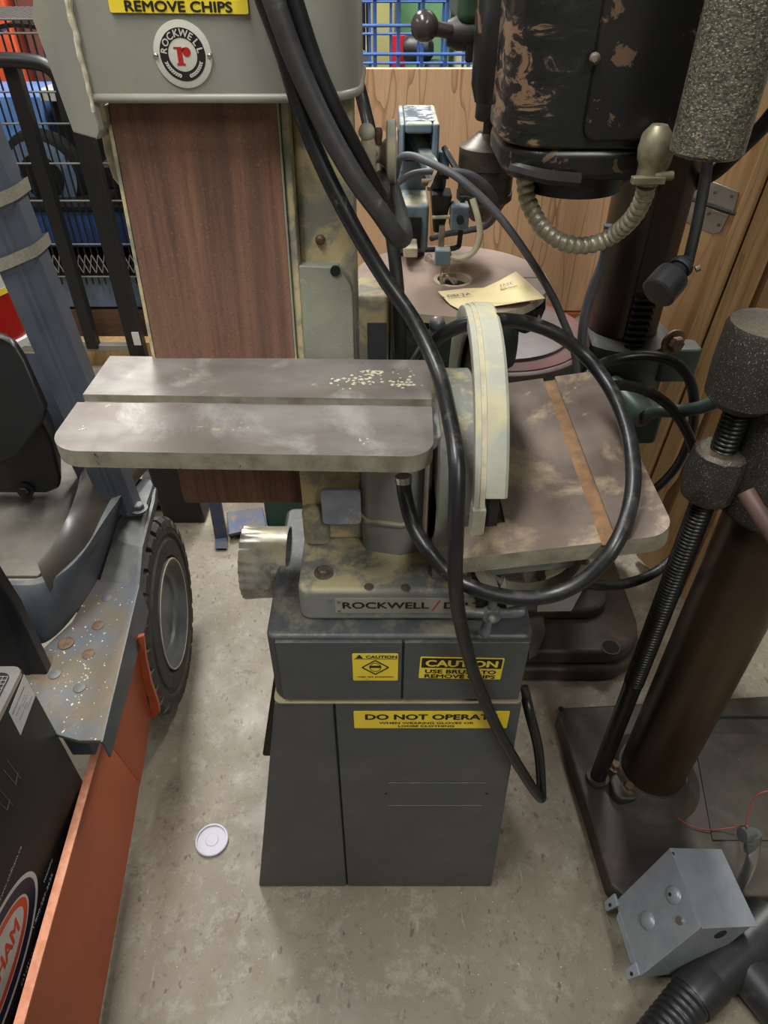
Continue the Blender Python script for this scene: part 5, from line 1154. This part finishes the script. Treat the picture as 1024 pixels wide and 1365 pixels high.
# ================================================================== blue wire cage and things beyond the plywood
CG = thing('wire_cage', 'blue welded wire cage panel above and behind the plywood sheet', 'cage', (.2, 2.55, 0))
def X_(px, Y): return at(px, 50, Y=Y).x
for px in (500, 531, 563, 595, 627, 659): 
    x = X_(px, 2.5); obj('bar', MB().cyl((x, 2.5, .9), (x, 2.5, 1.5), .0055, n=8), 'blue_wire', CG)
for px in (493, 521, 558, 590, 619, 650):
    x = X_(px, 2.8); obj('rear_bar', MB().cyl((x, 2.8, .8), (x, 2.8, 1.5), .0045, n=8), 'blue_wire', CG)
for y in (-2, 34, 72):
    z = at(550, y, Y=2.495).z; obj('cross_bar', MB().cyl((-.15, 2.492, z), (.60, 2.492, z), .0045, n=8), 'blue_wire', CG)
for y in (2, 45, 84):
    z = at(550, y, Y=2.795).z; obj('rear_cross_bar', MB().cyl((-.15, 2.792, z), (.60, 2.792, z), .004, n=8), 'blue_wire', CG)
tag(obj('cabinet', MB().prism(rrect(X_(530, 3.4), X_(600, 3.4), 3.4, 3.8, .02), 'z', 0, 1.9), 'bg_green', bevel=.006), 'green machine cabinet beyond the blue wire cage', 'cabinet')
tag(obj('cabinet', MB().prism(rrect(X_(500, 3.3), X_(526, 3.3), 3.3, 3.6, .01), 'z', 0, 1.9), 'bg_olive', bevel=.006), 'narrow olive cabinet beyond the blue wire cage', 'cabinet')
tag(obj('locker', MB().prism(rrect(X_(606, 3.6), X_(680, 3.6), 3.6, 3.9, .02), 'z', 0, 1.9), 'bg_cream', bevel=.006), 'cream locker beyond the blue wire cage', 'locker')
tag(obj('locker', MB().prism(rrect(X_(470, 3.7), X_(500, 3.7), 3.7, 3.9, .02), 'z', 0, 1.9), 'bg_cream', bevel=.006), 'narrow cream locker beside the olive cabinet', 'locker')
for i in range(6):
    a_ = at(476 + i * 3.2, 5, Y=2.95); b_ = at(478 + i * 3.0, 78, Y=2.95)
    tag(obj('tool_rod', MB().tube([a_ + V(0, 0, .1), a_ + V(.006 * (-1) ** i, 0, 0), b_ + V(.004 * (-1) ** i, 0, .03), V(b_.x, b_.y, .9)], .006, 6, 3), 'black_wire'), ['leftmost', 'second', 'third', 'fourth', 'fifth', 'rightmost'][i] + ' thin black rod in the bundle left of the blue wire cage', 'rod', 'black rods by the blue cage')
SH = tag(obj('grey_bench', MB().box(-.18, .62, 2.86, 3.2, .86, .90), 'vehicle_grey', bevel=.004), 'grey bench top beyond the blue wire cage', 'bench')
p = at(530, 60, Y=3.08); tag(obj('red_canister', MB().cyl((p.x, 3.08, .90), (p.x, 3.08, p.z + .03), .030, n=18), 'bg_red'), 'small red cylinder seen through the blue wire cage', 'cylinder')
p = at(556, 66, Y=3.0); tag(obj('black_motor', MB().lathe([(.03, 0), (.045, .2), (.045, .8), (.02, 1)], (p.x - .05, 3.0, p.z), (p.x + .06, 3.0, p.z), 20), 'black_plastic'), 'small black motor seen through the blue wire cage', 'motor')
p = at(570, 83, Y=2.95); tag(obj('dark_casting', MB().lathe([(.11, 0), (.10, .3), (.04, .7), (.03, 1)], (p.x + .03, 2.98, .90), (p.x + .03, 2.98, .965), 24), 'dark_metal'), 'round dark casting on the bench beyond the blue cage', 'casting')
p = at(479, 86, Y=2.9); tag(obj('grinding_wheel', MB().cyl((p.x, 2.88, p.z), (p.x, 2.91, p.z), .045, n=24), 'vehicle_rim'), 'grey round wheel low at the left of the blue cage', 'wheel')
# blue bracket on the floor behind
BR = thing('blue_bracket', 'blue painted steel bracket on the floor behind the sander', 'bracket', (-.43, 1.48, 0))
a_, b_ = at(283, 686, z=.03), at(298, 729, z=.004)
obj('bracket_leg', MB().hexa([at(286, 715, z=.004), at(303, 713, z=.004), at(303, 731, z=.004), at(287, 731, z=.004)], [at(286, 715, z=.010), at(303, 713, z=.010), at(303, 731, z=.010), at(287, 731, z=.010)]), 'worn_blue', BR)
obj('bracket_post', MB().hexa([at(287, 720, z=.006), at(303, 718, z=.006), at(301, 700, z=.006), at(285, 702, z=.006)], [p + V(-.01, .05, .22) for p in (at(287, 720, z=.006), at(303, 718, z=.006), at(301, 700, z=.006), at(285, 702, z=.006))]), 'worn_blue', BR, bevel=.002)
obj('cross_plate', MB().slab([at(305, 716, z=.02), at(356, 704, z=.02), at(350, 680, z=.03), at(303, 686, z=.03)], (0, 0, .01)), 'worn_blue', BR, bevel=.002)
tag(obj('green_bin', MB().box(at(354, 712, z=0).x, at(430, 712, z=0).x, 1.50, 1.8, 0, .25), 'bg_green', bevel=.01), 'dark green bin on the floor behind the dust duct', 'bin')
bpy.data.objects['green_bin'].data.materials[0] = mat('bin_green', (24, 62, 52), rough=.4)
# dark rolling base parts behind the tyre
tag(obj('black_stand_leg', MB().hexa([V(-.64, 1.52, 0), V(-.52, 1.52, 0), V(-.52, 1.66, 0), V(-.64, 1.66, 0)], [V(-.68, 1.56, .42), V(-.58, 1.56, .42), V(-.58, 1.66, .42), V(-.68, 1.66, .42)]), 'black_plastic', bevel=.01), 'black metal leg standing behind the forklift tyre', 'leg')
obj('caster', MB().cyl((-.70, 1.62, .06), (-.645, 1.62, .06), .06, n=24), 'black_plastic', bpy.data.objects['black_stand_leg'])
